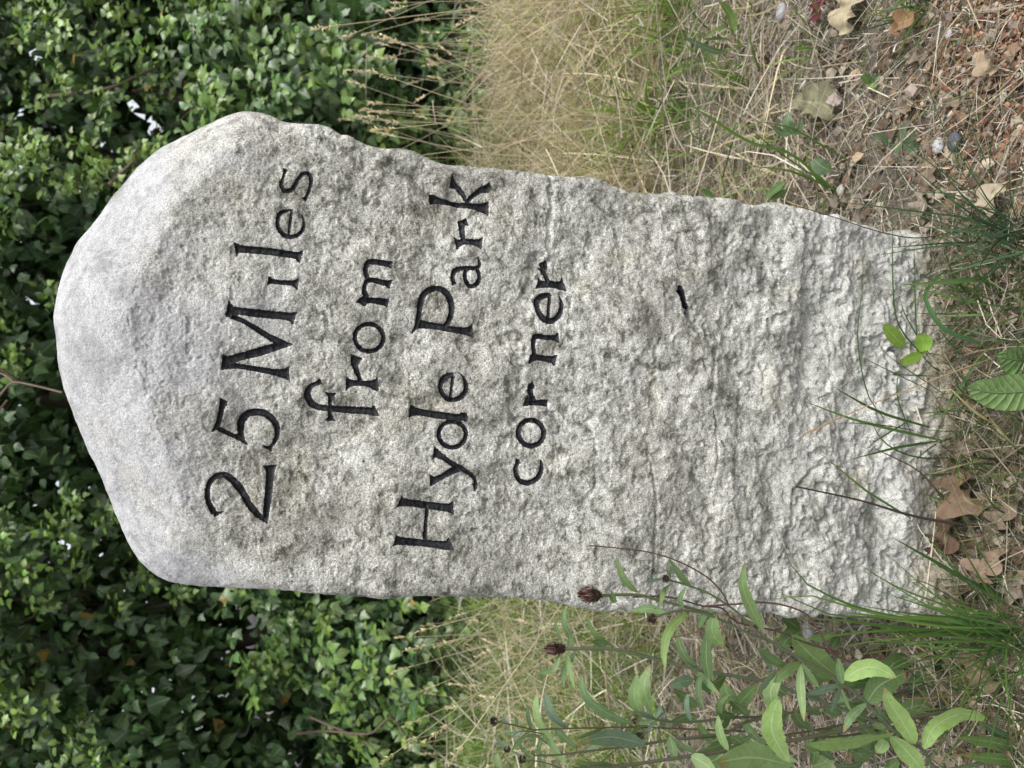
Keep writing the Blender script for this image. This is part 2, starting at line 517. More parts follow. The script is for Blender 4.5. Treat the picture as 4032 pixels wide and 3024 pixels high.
def sdf_poly(P, V):
    d2 = np.full(len(P), 1e9)
    ins = np.zeros(len(P), bool)
    W = np.roll(V, -1, 0)
    for a, b in zip(V, W):
        e = b - a
        w = P - a
        t = np.clip((w @ e) / max(e @ e, 1e-12), 0, 1)
        q = w - t[:, None] * e
        d2 = np.minimum(d2, (q * q).sum(1))
        c = ((a[1] > P[:, 1]) != (b[1] > P[:, 1]))
        if abs(b[1] - a[1]) > 1e-12:
            ins ^= c & (P[:, 0] < (b[0] - a[0]) * (P[:, 1] - a[1]) / (b[1] - a[1]) + a[0])
    d = np.sqrt(d2)
    return np.where(ins, -d, d)

# letters: strokes (centre line with half widths), rings and wedges, read off the photograph
LET = []
def L(K, strokes=(), wedges=(), rings=()): LET.append((K, strokes, wedges, rings))
# 25 Miles
L(KB, [[(262,1335,22),(245,1300,20),(220,1245,18),(212,1180,18),(230,1110,19),(275,1065,20),(335,1050,22),(390,1080,26),(430,1125,28),(470,1180,26),(510,1255,24),(570,1330,22),(640,1392,10)],
       [(645,1405,3),(640,1340,20),(650,1250,24),(660,1150,26),(667,1060,27),(668,1020,32),(668,985,48)]], [[(335,1320),(285,1322),(245,1300),(260,1362)]])
L(KB, [[(340,525,30),(325,545,21),(315,600,18),(300,660,18),(285,700,18),(250,738,5)], [(280,705,17),(330,730,15),(400,765,15),(450,785,20),(505,832,3)],
       [(492,828,2),(465,780,16),(455,720,22),(460,660,26),(500,612,26),(560,595,26),(630,605,26),(685,645,24),(720,710,20),(715,780,16),(690,830,12),(665,852,12)]],
  [[(308,488),(368,518),(340,560),(305,545)], [(610,838),(650,845),(690,830),(680,888)]])
L(KA, [[(365,1140,50),(390,1150,36),(440,1155,27),(600,1172,29),(750,1185,29),(815,1195,33),(850,1205,50)], [(395,1195,20),(480,1228,16),(600,1300,20),(700,1360,24),(760,1385,24),(835,1394,2)],
       [(345,1520,34),(450,1485,28),(600,1445,31),(720,1410,26),(833,1394,2)], [(350,1545,30),(420,1550,20),(500,1562,18),(620,1580,20),(700,1595,24),(760,1605,34),(808,1604,54)]],
  [[(373,1076),(415,1135),(390,1200),(350,1195)], [(328,1465),(385,1495),(360,1565),(316,1582)]])
L(KA, [[(655,932,38),(680,935,22),(720,942,16),(780,948,17),(830,950,20),(855,955,32),(874,958,44)]])
L(KA, [[(418,705,55),(438,703,36),(470,705,27),(600,715,27),(700,727,27),(800,740,26),(860,748,28),(880,755,42),(898,760,52)]])
L(KA, [[(835,415,6),(790,420,10),(745,440,16),(725,490,14),(730,545,14),(760,590,15),(800,610,16),(850,610,15),(890,585,13),(912,545,11),(915,500,9),(900,448,3)], [(828,415,7),(818,480,9),(810,550,9),(803,605,9)]])
L(KA, [[(780,115,18),(772,150,9),(757,195,12),(752,235,15),(770,270,15),(800,277,15),(830,262,15),(855,228,15),(875,190,14),(900,158,12),(930,147,12),(955,160,14),(968,195,14),(962,245,12),(945,290,9),(930,322,12),(915,338,16)]])
# from
L(KB, [[(1042,370,22),(1010,385,16),(970,405,18),(942,445,22),(945,490,24),(975,535,24),(1020,558,22),(1100,567,20),(1200,577,24),(1300,582,26),(1380,587,26),(1415,590,32),(1442,580,46)], [(1110,455,42),(1108,482,20),(1105,520,13),(1105,560,12),(1105,600,13),(1108,632,20),(1108,660,36)]])
L(KB, [[(1222,385,52),(1255,385,26),(1300,382,20),(1360,388,20),(1400,392,26),(1425,397,38),(1455,395,54)], [(1330,375,12),(1310,325,17),(1290,275,20),(1285,238,30),(1300,190,44)]])
L(KM, [], [], [(525,890,118,112,17,0.3)])
L(KM, [[(715,295,32),(680,287,24),(620,278,24),(560,268,22),(520,275,22),(500,310,18),(495,350,18),(510,400,20)], [(705,455,40),(670,445,25),(600,430,22),(540,420,20),(505,432,16),(485,480,16),(490,530,18),(510,560,18)], [(460,620,40),(480,585,34),(520,583,24),(600,590,26),(660,600,30),(685,605,38)]])
# Hyde
L(KD, [[(190,1520,46),(215,1525,30),(300,1535,26),(400,1545,24),(520,1555,26),(570,1555,34),(598,1543,52)], [(225,1240,46),(250,1248,30),(300,1252,26),(400,1268,26),(500,1280,28),(580,1290,32),(617,1288,52)], [(432,1285,12),(420,1400,12),(413,1515,16)]])
L(KD, [[(470,890,46),(495,895,30),(540,922,20),(580,950,18),(640,988,20),(680,1005,18),(740,1045,14),(772,1085,14),(775,1125,14),(772,1165,5)], [(445,1090,48),(480,1085,26),(530,1060,20),(600,1022,24),(665,1003,20)]], [[(478,840),(530,905),(470,920)], [(748,1112),(788,1120),(775,1165)]])
L(KD, [[(298,585,50),(330,588,32),(380,595,24),(450,608,24),(540,620,26),(640,630,22),(690,630,32),(710,662,8)]], [], [(608,756,98,94,15,0)])
L(KD, [[(620,322,12),(575,335,22),(535,370,20),(522,415,14),(540,465,16),(580,500,16),(620,505,16),(670,485,18),(705,440,18),(708,390,16),(690,340,8),(660,310,2)], [(617,335,12),(605,400,10),(600,450,10),(590,495,10)]])
# Park
L(KC, [[(372,1240,42),(400,1245,28),(500,1258,24),(600,1280,22),(680,1290,24),(730,1296,34),(768,1294,50)], [(322,1308,4),(360,1250,16),(375,1170,18),(385,1090,20),(410,1025,22),(460,990,22),(510,982,18),(560,1005,22),(600,1060,22),(612,1130,20),(600,1200,20),(565,1258,16),(535,1280,10)]])
L(KC, [[(630,957,14),(615,910,14),(625,865,18),(660,842,16),(720,838,14),(780,840,14),(805,825,12),(808,790,8),(795,757,2)], [(790,842,14),(805,880,12),(805,925,14),(780,960,16),(745,967,15),(712,930,15),(705,885,14),(718,842,12)]])
L(KC, [[(640,655,48),(665,650,26),(700,645,22),(760,648,22),(800,655,30),(828,660,48)], [(700,640,14),(692,600,16),(687,550,18),(687,510,24)]], [[(658,490),(722,467),(737,527),(702,515),(672,532)]])
L(KC, [[(448,335,36),(480,335,32),(520,345,22),(600,360,18),(700,375,18),(780,385,22),(830,395,34),(878,400,52)], [(720,352,10),(690,290,16),(650,237,18),(615,220,24)], [(722,352,12),(760,310,16),(810,275,18),(850,250,28)]], [[(617,148),(652,225),(640,250),(598,245)], [(890,206),(905,258),(880,284),(830,285),(825,250)]])
# corner
L(KD, [[(1090,938,12),(1085,970,14),(1072,1010,14),(1078,1055,16),(1105,1095,18),(1155,1112,18),(1210,1090,18),(1245,1050,18),(1262,1000,14),(1258,943,4)]], [[(1078,932),(1112,965),(1075,985)]])
L(KD, [], [], [(1188,748,92,94,17,0.4)])
L(KD, [[(1145,515,44),(1175,525,22),(1220,528,18),(1270,528,22),(1313,530,24)], [(1215,512,12),(1188,470,18),(1180,430,22),(1190,390,22)]], [[(1153,438),(1195,366),(1214,418),(1190,440)]])
L(KC, [[(1378,1345,38),(1350,1346,20),(1290,1345,16),(1230,1335,18),(1200,1352,20),(1195,1400,16),(1200,1450,16),(1210,1485,20)], [(1165,1532,5),(1195,1490,26),(1230,1490,20),(1290,1497,20),(1330,1505,26),(1360,1512,42)]])
L(KC, [[(1322,1035,14),(1270,1042,20),(1232,1065,20),(1222,1110,18),(1235,1165,18),(1270,1210,22),(1320,1225,20),(1370,1195,18),(1398,1140,16),(1400,1085,10),(1385,1038,3)], [(1318,1035,12),(1310,1100,12),(1303,1160,11),(1300,1215,12)]])
L(KC, [[(1232,945,46),(1265,955,26),(1310,955,24),(1360,960,24),(1400,965,32),(1428,958,52)], [(1315,948,14),(1295,900,16),(1277,860,18),(1270,832,28)]], [[(1248,800),(1300,780),(1310,840),(1270,850)]])

KX = zoomf(2300, 700, 1.84375)
L(KX, [[(690,778,2),(704,800,17),(716,845,20),(734,900,13),(752,945,12),(772,985,2)]])
N_LET = len(LET) - 1

def densify(st, n=4):
    a = np.asarray(st, float)
    if len(a) < 4: return a
    return resample(a, len(a) * n)
def letter_sdf(P, K, strokes, wedges, rings):
    f = np.full(len(P), 1e3)
    for st in strokes:
        st = densify(st)
        q = np.array([to_face(*K(x, y)) for x, y, _ in st])
        k = face_scale(*K(st[0][0], st[0][1])) * (K(1, 0)[0] - K(0, 0)[0])
        h = np.maximum(st[:, 2], 1.0) * k
        T = nrm(np.gradient(q, axis=0))
        o = np.stack([-T[:, 1], T[:, 0]], 1) * h[:, None]
        f = np.minimum(f, sdf_poly(P, np.concatenate([q + o, (q - o)[::-1]])))
    for wd in wedges:
        f = np.minimum(f, sdf_poly(P, np.array([to_face(*K(x, y)) for x, y in wd])))
    for (cx, cy, rx, ry, hw, ex) in rings:
        an = np.linspace(0, 2 * math.pi, 41)[:-1]
        mk = lambda d: np.array([to_face(*K(cx + (rx + d) * math.cos(a), cy + (ry + d) * math.sin(a))) for a in an])
        k = hw * (1 + 0.0)
        f = np.minimum(f, np.maximum(sdf_poly(P, mk(hw)), -sdf_poly(P, mk(-hw))))
    return f

cell = 0.00095
t_lo, t_hi = -0.10, outline[:, 1].max() + 0.004
txt_lo = to_face(*KD(1330, 900))[1] - 0.03
rows = np.concatenate([np.arange(t_lo, txt_lo, 0.0014), np.arange(txt_lo, t_hi, cell)])
s_lo, s_hi = outline[:, 0].min() - 0.004, outline[:, 0].max() + 0.004
cols = np.arange(s_lo, s_hi, cell)
SS, TT = np.meshgrid(cols, rows, indexing='ij')
shp = SS.shape
P2 = np.stack([SS.ravel(), TT.ravel()], 1)
outl = resample(outline, 420)
nn = np.stack([fbm(outl[:, 0] * 60, outl[:, 1] * 60, 4, 41), fbm(outl[:, 0] * 60, outl[:, 1] * 60, 4, 47)], 1)
edge_rough = 0.0012 + 0.0035 * smooth(0.75, 0.2, outl[:, 1])
outl = outl + nn * edge_rough[:, None]
sd = sdf_poly(P2, outline)
near = np.abs(sd) < 0.012
sd[near] = sdf_poly(P2[near], outl)
sd = sd.reshape(shp)
# snap the grid to the outline
gs, gt = np.gradient(sd, cols, rows)
snap = np.abs(sd) < 0.75 * cell
SS = np.where(snap, SS - sd * gs, SS)
TT = np.where(snap, TT - sd * gt, TT)
sd = np.where(snap, 0.0, sd)

# letters
fl = np.full(shp, 1.0)
who = np.full(shp, -1)
boxes = []
for li, (K, strokes, wedges, rings) in enumerate(LET):
    pts = [K(p[0], p[1]) for st in strokes for p in st] + [K(*p) for wd in wedges for p in wd] + [K(c[0] + sx * c[2] * 1.2, c[1] + sy * c[3] * 1.2) for c in rings for sx in (-1, 1) for sy in (-1, 1)]
    q = np.array([to_face(*p) for p in pts])
    lo, hi = q.min(0) - 0.018, q.max(0) + 0.018
    i0, i1 = np.searchsorted(cols, lo[0]), np.searchsorted(cols, hi[0])
    j0, j1 = np.searchsorted(rows, lo[1]), np.searchsorted(rows, hi[1])
    sub = np.stack([SS[i0:i1, j0:j1].ravel(), TT[i0:i1, j0:j1].ravel()], 1)
    f = letter_sdf(sub, K, strokes, wedges, rings)
    f = f + 0.0007 * vnoise(sub[:, 0] * 420, sub[:, 1] * 420, 77) + 0.0006 * vnoise(sub[:, 0] * 900, sub[:, 1] * 900, 78)
    f = f.reshape(i1 - i0, j1 - j0) - 0.00035
    better = f < fl[i0:i1, j0:j1]
    fl[i0:i1, j0:j1] = np.where(better, f, fl[i0:i1, j0:j1])
    who[i0:i1, j0:j1] = np.where(better & (f < 0.0015), li, who[i0:i1, j0:j1])
gs, gt = np.gradient(fl, cols, rows)
gl = np.sqrt(gs ** 2 + gt ** 2) + 1e-6
snap = (np.abs(fl) < 0.55 * cell) & (gl > 0.3)
SS = np.where(snap, SS - fl * gs / gl ** 2, SS)
TT = np.where(snap, TT - fl * gt / gl ** 2, TT)
fl = np.where(snap, 0.0, fl)

# relief of the face
low = smooth(0.62, 0.15, TT)                          # the foot is left rough
din = np.maximum(-sd, 0)
top_k = smooth(TOP - 0.30, TOP - 0.08, TT)
RR = 0.016 + 0.088 * top_k
DR = edge_drop(TT)
q = np.clip(1 - din / RR, 0, 1)
H = -DR * ((1 - np.sqrt(np.maximum(1 - q ** 2, 0.0))) * (1 - 0.6 * top_k) + (q ** 1.25) * 0.6 * top_k)
soft = 1 - 0.6 * top_k * (din < 0.1)
H += 0.013 * fbm(SS * 7, TT * 7, 3, 11)
H += (0.0034 + 0.0080 * low) * fbm(SS * 15, TT * 22, 3, 15) * soft
wx, wt = SS + 0.012 * fbm(SS * 25, TT * 25, 2, 171), TT + 0.012 * fbm(SS * 25, TT * 25, 2, 177)
rid = np.abs(fbm(wx * 48, wt * 58, 3, 21))
H -= (0.0010 * smooth(0.05, 0.5, low) + 0.0012 * low) * (0.30 - rid) * 0.9
stp = fbm(wx * 15, wt * 21, 4, 33) * 3.0
H += (0.0002 + 0.0034 * low) * (np.floor(stp) + smooth(0.35, 0.75, stp - np.floor(stp)))
H += (0.0008 + 0.0008 * low) * fbm(SS * 150, TT * 165, 3, 51) * soft
pits = fbm(SS * 95, TT * 105, 2, 61)
H -= (0.0017 + 0.0013 * low) * smooth(0.24, 0.46, pits) * soft
bigpit = fbm(wx * 38, wt * 46, 3, 67)
H -= (0.0012 + 0.0050 * low) * smooth(0.25, 0.42, bigpit) * soft
H += 0.0009 * vnoise(SS * 430, TT * 430, 65)
# cracks and ledges seen in the photograph
def carve(pts, half, depth, K=KOV, soft_=0.5):
    global H
    q = resample(np.array([to_face(*K(*p)) for p in pts]), 14)
    lo, hi = q.min(0) - 0.06, q.max(0) + 0.06
    i0, i1 = np.searchsorted(cols, lo[0]), np.searchsorted(cols, hi[0])
    j0, j1 = np.searchsorted(rows, lo[1]), np.searchsorted(rows, hi[1])
    s_, t_ = SS[i0:i1, j0:j1], TT[i0:i1, j0:j1]
    d = np.full(s_.shape, 9.0)
    for a, b in zip(q[:-1], q[1:]):
        e = b - a
        k = np.clip(((s_ - a[0]) * e[0] + (t_ - a[1]) * e[1]) / (e @ e + 1e-12), 0, 1)
        d = np.minimum(d, np.hypot(s_ - a[0] - k * e[0], t_ - a[1] - k * e[1]))
    d = d + half * 0.9 * vnoise(s_ * 160, t_ * 160, 5)
    H[i0:i1, j0:j1] -= depth * smooth(half, half * soft_ * 0.2, d)
carve([(1190,380),(1192,440),(1188,500),(1192,560)], 0.0060, 0.0035)
carve([(1165,560),(1120,700),(1118,800),(1112,900)], 0.0160, 0.0045)
carve([(1472,630),(1486,670),(1500,705),(1514,722)], 0.0055, 0.0110, soft_=0.9)
carve([(1405,1000),(1415,1080),(1412,1180),(1408,1330)], 0.0028, 0.0032)
carve([(1545,900),(1548,980),(1540,1040)], 0.0030, 0.0030)
carve([(1535,870),(1540,800),(1550,760)], 0.0045, 0.0030)
carve([(1720,1060),(1770,1010),(1800,1000)], 0.0045, 0.0060)
carve([(1715,1085),(1712,1130),(1700,1170)], 0.0045, 0.0060)
carve([(1660,690),(1665,730)], 0.0045, 0.0060)
carve([(1640,760),(1655,800),(1650,850)], 0.0050, 0.0040)
carve([(1770,640),(1790,700)], 0.0060, 0.0050)
carve([(1950,760),(1960,800),(1955,850),(1975,890)], 0.0260, 0.0130, soft_=0.9)
carve([(1915,740),(1925,800),(1920,850)], 0.0060, 0.0060)
carve([(700,285),(760,330),(840,360),(930,380)], 0.0140, 0.0035)
carve([(980,390),(990,460),(985,540)], 0.0120, 0.0035)
for (x, y, h, d) in [(790,425,.006,.004),(1085,735,.006,.005),(1230,655,.004,.004),(1860,1150,.008,.006),(1700,1290,.009,.006),(1620,1240,.008,.005),(1800,1230,.008,.006),(1480,455,.004,.005),(1335,505,.004,.004),(1520,790,.005,.005),(1900,1080,.01,.006),(1980,1210,.01,.006),(1840,700,.008,.006),(1760,540,.008,.006),(1640,520,.007,.005)]:
    carve([(x, y - 8), (x + 3, y + 8)], h, d)
# the cut letters
H = H - np.where(fl < 0, np.minimum(-fl * 1.5, 0.0040), 0.0)
H -= 0.0006 * smooth(0.002, 0.0, fl) * (fl >= 0)

POS = SO + SS[..., None] * np.array([1.0, 0, 0]) + TT[..., None] * ST + H[..., None] * SN
inside = sd <= 1e-9
vid = np.arange(SS.size).reshape(shp)
quad = np.stack([vid[:-1, :-1], vid[1:, :-1], vid[1:, 1:], vid[:-1, 1:]], -1).reshape(-1, 4)
insf = inside.ravel()
quad = quad[insf[quad].all(1)]
flr, whor = fl.ravel(), who.ravel()
fmean = flr[quad].mean(1)
isl = fmean < -1e-7
# boundary loop edges
e = np.concatenate([quad[:, [0, 1]], quad[:, [1, 2]], quad[:, [2, 3]], quad[:, [3, 0]]])
key = np.sort(e, 1)
kk = key[:, 0].astype(np.int64) * SS.size + key[:, 1]
_, inv, cnt = np.unique(kk, return_inverse=True, return_counts=True)
be = e[cnt[inv] == 1]
PV = POS.reshape(-1, 3)
def compact(faces):
    u, inv = np.unique(faces, return_inverse=True)
    return PV[u], inv.reshape(faces.shape), u
fv, ff, u = compact(quad[~isl])
remap = -np.ones(SS.size, int)
remap[u] = np.arange(len(u))
g = Geo()
bu = np.unique(be)
bpos = PV[bu]
layers = [fv]
nb = len(bu)
bi = np.searchsorted(bu, be)
n0 = len(fv)
F = [ff]
prev = remap[bu]
cen = np.array([0.0, 0, 0.45])
for k, (dep, ins) in enumerate([(0.02, -0.002), (0.07, 0.0), (0.12, 0.006), (0.15, 0.03)]):
    ss_ = P2[bu]
    off = bpos - SN * (dep + 0.012 * fbm(ss_[:, 0] * 30 + k, ss_[:, 1] * 30, 3, 90)[:, None]) 
    inw = nrm(np.array([0.0, 0, 0.45]) - bpos) ; inw[:, 1] = 0
    off = off + inw * ins + nrm(bpos - [0, BASE_Y, 0.45]) * np.array([1, 0, 1]) * (0.004 * fbm(ss_[:, 0] * 40, ss_[:, 1] * 40 + k * 7, 3, 95)[:, None])
    cur = n0 + k * nb + np.arange(nb)
    layers.append(off)
    F.append(np.stack([prev[bi[:, 1]], prev[bi[:, 0]], cur[bi[:, 0]], cur[bi[:, 1]]], 1))
    prev = cur
cvert = n0 + 4 * nb
layers.append((bpos.mean(0) - SN * 0.16)[None])
F.append(np.stack([prev[bi[:, 1]], prev[bi[:, 0]], np.full(len(bi), cvert), np.full(len(bi), cvert)], 1))
tri = F.pop()[:, :3]
g.add(np.concatenate(layers), np.concatenate(F))
g.F.append(tri)
milestone = g.obj('milestone', M_stone)
tag(milestone, 'tall weathered pale grey limestone milestone carved with black painted lettering', 'milestone')
lq = quad[isl]
lw = np.array([np.max(whor[f]) for f in lq]) if len(lq) < 1000 else whor[lq].max(1)
for li in range(len(LET)):
    fs = lq[lw == li]
    if not len(fs): continue
    v_, f_, _ = compact(fs)
    gg = Geo().add(v_, f_)
    gg.obj('letter' if li < N_LET else 'chisel_mark', M_paint, milestone)

# ------------------------------------------------------------------ ivy hedge behind
HED_Y = 3.05
def hedge_front(x, z):
    return HED_Y + 0.16 * z + 0.55 * fbm(x * 1.3 + 3, z * 1.5, 3, 101) + 0.26 * fbm(x * 4.2, z * 4.2, 2, 107) + 0.10 * np.maximum(0, 0.45 - z)
def ivy_tpl(kind):
    if kind == 0:
        e = [(0.20, -0.08), (0.52, 0.16), (0.29, 0.44), (0.20, 0.70)]
    elif kind == 1:
        e = [(0.26, 0.02), (0.42, 0.28), (0.34, 0.55), (0.17, 0.80)]
    else:
        e = [(0.24, -0.10), (0.46, 0.26), (0.36, 0.42), (0.15, 0.74)]
    mid = [(0, 0), (0, 0.33), (0, 0.66), (0, 1.0)]
    def zf(x, y): return -0.30 * abs(x) ** 1.3 - 0.28 * (y - 0.1) ** 2 + (0.06 if kind == 2 else 0) * math.sin(y * 9)
    V = [(x, y, zf(x, y)) for x, y in mid] + [(x, y, zf(x, y)) for x, y in e] + [(-x, y, zf(x, y)) for x, y in e]
    F = [(0, 4, 5, 1), (1, 5, 6, 2), (2, 6, 7, 3), (0, 1, 9, 8), (1, 2, 10, 9), (2, 3, 11, 10)]
    uv = [(v[0] * 2, v[1]) for v in V]
    return np.array(V), np.array(F), np.array(uv)
TPL = [ivy_tpl(k) for k in range(3)]

hedge = thing('ivy_hedge', 'tall dense dark green ivy hedge filling the back behind the milestone', 'hedge', (0, HED_Y + 0.5, 0))
XH, ZH = 3.0, 2.9
def leaf_frame(n, d):
    """Z = leaf normal, Y = towards the tip"""
    Y = nrm(d)
    Z = nrm(n - (n * Y).sum(1, keepdims=True) * Y)
    X = np.cross(Y, Z)
    return X, Y, Z
LP, LN, LD, LS, LC = [], [], [], [], []
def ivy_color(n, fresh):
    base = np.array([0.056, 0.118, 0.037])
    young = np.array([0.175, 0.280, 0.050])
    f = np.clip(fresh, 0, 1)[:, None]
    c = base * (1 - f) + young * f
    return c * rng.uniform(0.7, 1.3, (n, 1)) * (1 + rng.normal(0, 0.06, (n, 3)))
# leafy shoots on the face
nsh = 3000
sx = rng.uniform(-XH, XH, nsh)
sz = rng.uniform(-0.02, ZH, nsh)
keep = fbm(sx * 2.4, sz * 2.4, 2, 131) > -0.17
sx, sz = sx[keep], sz[keep]
sy = hedge_front(sx, sz) + rng.exponential(0.05, len(sx)) - 0.05
BR = Geo()
for x, y, z in zip(sx, sy, sz):
    k = rng.integers(7, 15)
    ln = rng.uniform(0.10, 0.24)
    dirn = nrm(np.array([rng.normal(0, 0.55), -rng.uniform(0.3, 1.0), rng.normal(0.25, 0.5)]))
    root = np.array([x, y, z]) - dirn * ln * 0.7
    t = np.sort(rng.uniform(0.1, 1.0, k))
    a = rng.uniform(0, 6.28) + np.arange(k) * 2.4
    ref = nrm(np.cross(dirn, [0.2, 0.3, 1.0])); ref2 = np.cross(dirn, ref)
    rad = np.cos(a)[:, None] * ref + np.sin(a)[:, None] * ref2
    p = root + dirn * (t * ln)[:, None] + rad * rng.uniform(0.01, 0.035, (k, 1)) + np.array([0, 0, -0.02]) * (t ** 2)[:, None]
    d = rad * 0.8 + dirn * rng.uniform(0.2, 0.9, (k, 1)) + np.array([0, -0.1, -0.45]) + rng.normal(0, 0.2, (k, 3))
    nm = np.array([0, -0.65, 0.75]) + rad * 0.35 + dirn * 0.5 + rng.normal(0, 0.28, (k, 3))
    s = rng.uniform(0.036, 0.062, k) * (1.1 - 0.35 * t) * (0.74 if z > 1.3 else 1.05)
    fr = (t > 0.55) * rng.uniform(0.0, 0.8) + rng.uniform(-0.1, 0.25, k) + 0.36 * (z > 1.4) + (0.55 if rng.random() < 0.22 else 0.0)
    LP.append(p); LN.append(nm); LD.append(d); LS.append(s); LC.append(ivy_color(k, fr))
    if rng.random() < 0.35:
        tube(BR, [root - dirn * 0.1, root, root + dirn * ln * 0.9], 0.0022, 0.001, (0.06, 0.05, 0.03), n=4, sides=4)
# deeper leaves
def deep(n, lo, hi, smin, smax, zlo=-0.02, dark=1.0):
    x = rng.uniform(-XH, XH, n); z = rng.uniform(zlo, ZH, n)
    hole = fbm(x * 2.6 + 7, z * 2.6, 2, 151)
    k = (hole < 9)
    x, z = x[k], z[k]
    n = len(x)
    y = hedge_front(x, z) + rng.uniform(lo, hi, n)
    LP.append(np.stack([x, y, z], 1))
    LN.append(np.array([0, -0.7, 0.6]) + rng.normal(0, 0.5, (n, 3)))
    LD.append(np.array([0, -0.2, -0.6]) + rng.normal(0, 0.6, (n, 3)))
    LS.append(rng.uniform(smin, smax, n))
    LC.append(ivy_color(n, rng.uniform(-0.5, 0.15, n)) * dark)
deep(7500, 0.06, 0.30, 0.036, 0.058)
deep(16000, 0.2, 0.8, 0.055, 0.10)
deep(15000, 0.7, 1.3, 0.09, 0.15)
LP, LN, LD, LS, LC = map(np.concatenate, (LP, LN, LD, LS, LC))
rel_ = LP - ORI
dp_ = rel_ @ np.array([0, cp, -sp])
gx_, gy_ = (rel_ @ np.array([0, -sp, -cp])) / dp_ * FPX + 2016, -(rel_[:, 0]) / dp_ * FPX + 1512
thin = np.zeros(len(LP), bool)                            # a few thin places where the sky shows through
for hx, hy, hr in [(265, 233, 14), (292, 228, 9), (318, 264, 16), (345, 270, 7), (478, 1345, 9), (530, 1340, 16), (548, 1372, 9), (525, 1392, 10), (22, 212, 13), (12, 238, 9), (232, 330, 6), (20, 1600, 7), (505, 1310, 7), (150, 880, 7), (60, 120, 6), (850, 128, 12), (815, 40, 9), (905, 1315, 10)]:
    thin |= np.hypot(gx_ - hx * 1.8228, gy_ - hy * 1.8228) < (hr + 13) * 1.8228
thin &= rng.random(len(LP)) < 0.93
LP, LN, LD, LS, LC = (a_[~thin] for a_ in (LP, LN, LD, LS, LC))
yel = rng.random(len(LP)) < 0.005
LC[yel] = np.array([0.42, 0.27, 0.05]) * rng.uniform(0.6, 1.1, (yel.sum(), 1))
kind = rng.choice(3, len(LP), p=[0.42, 0.33, 0.25])
# the 300 nearest leaves in view are leaves of their own
relv = LP - ORI
dep = relv @ np.array([0, cp, -sp])
pxx = (relv @ np.array([0, -sp, -cp])) / dep * FPX + 2016
pyy = -(relv[:, 0]) / dep * FPX + 1512
vis = (pxx > 20) & (pxx < 1720) & (pyy > 20) & (pyy < 3000)
behind_stone = (pxx > 230) & (pyy > 560) & (pyy < 2320)
behind_stone &= ~((pxx < 700) & ((pyy < 900) | (pyy > 2000)))
score = np.where(vis & ~behind_stone, LS / dep, -1)
front_ = LP[:, 1] - hedge_front(LP[:, 0], LP[:, 2])
score = np.where(front_ < 0.03, score, -1)
big = np.argsort(-score)[:300]
solo = np.zeros(len(LP), bool); solo[big] = True
X_, Y_, Z_ = leaf_frame(LN, LD)
g = Geo()
for k in range(3):
    m = (kind == k) & ~solo
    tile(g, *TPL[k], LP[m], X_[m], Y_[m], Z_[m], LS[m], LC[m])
tag(g.obj('foliage', M_ivy, hedge), kind='stuff')
# leaf tints are shared through a few meshes per outline
tints = {}
hb = hedge.matrix_basis.inverted()
for i in big:
    yl = bool(yel[i])
    tone = 9 if yl else int(np.clip((LC[i, 1] - 0.05) / 0.035, 0, 4))
    kk_ = (int(kind[i]), tone)
    if kk_ not in tints:
        tv, tf, tu = TPL[kind[i]]
        tints[kk_] = Geo().add(tv, tf, LC[i], tu).mesh('leaf', M_ivy)
    o = link('leaf', tints[kk_], hedge)
    s = LS[i]
    o.matrix_basis = Matrix([[*(X_[i][r], Y_[i][r], Z_[i][r]), 0] for r in range(3)] + [[0, 0, 0, 1]]).to_4x4() if False else Matrix(((X_[i][0] * s, Y_[i][0] * s, Z_[i][0] * s, LP[i][0]), (X_[i][1] * s, Y_[i][1] * s, Z_[i][1] * s, LP[i][1]), (X_[i][2] * s, Y_[i][2] * s, Z_[i][2] * s, LP[i][2]), (0, 0, 0, 1)))
# twigs and stems
BRG = [([(0, 1600), (140, 1588), (185, 1520), (235, 1580)], 0.007, 1) ,]
tag(BR.obj('twigs', M_bark, hedge), kind='stuff')
def branch(pts, r0, r1, col=(0.085, 0.062, 0.045)):
    gg = Geo()
    tube(gg, pts, r0, r1, col, n=len(pts) * 4, sides=6, bump=0.12)
    return gg.obj('branch', M_bark, hedge)
def hb_(*p, dy=0.0):                      # a twig lying in the hedge's face, read off the photograph
    out = []
    for (a, b) in p:
        q = U(a, b, HED_Y + 0.3)
        y = float(hedge_front(q[0], q[2])) + dy
        out.append(U(a, b, y))
    return out
branch(hb_(KR6(-300, 1440), KR6(-100, 1420), KR6(80, 1435), KR6(200, 1430), KR6(320, 1335), KR6(410, 1450), dy=-0.1), 0.006, 0.003, (0.15, 0.11, 0.085))
branch(hb_(KR6(-200, 1330), KR6(60, 1440), KR6(180, 1510), KR6(270, 1590), dy=-0.08), 0.006, 0.003, (0.15, 0.11, 0.08))
branch(hb_((200, 380), (420, 350), (560, 290), (640, 250), dy=0.05), 0.010, 0.005, (0.11, 0.085, 0.06))
branch(hb_((520, 360), (640, 360), (760, 410), (870, 380), dy=0.06), 0.008, 0.004, (0.10, 0.075, 0.055))
branch(hb_((430, 730), (500, 660), (520, 640), dy=-0.06), 0.009, 0.006, (0.13, 0.10, 0.085))
branch(hb_((0, 1450), (80, 1500), (230, 1540), dy=-0.12), 0.006, 0.004, (0.12, 0.085, 0.06))
branch(hb_((30, 1575), (0, 1610), (-60, 1660), dy=-0.12), 0.004, 0.003, (0.12, 0.085, 0.06))
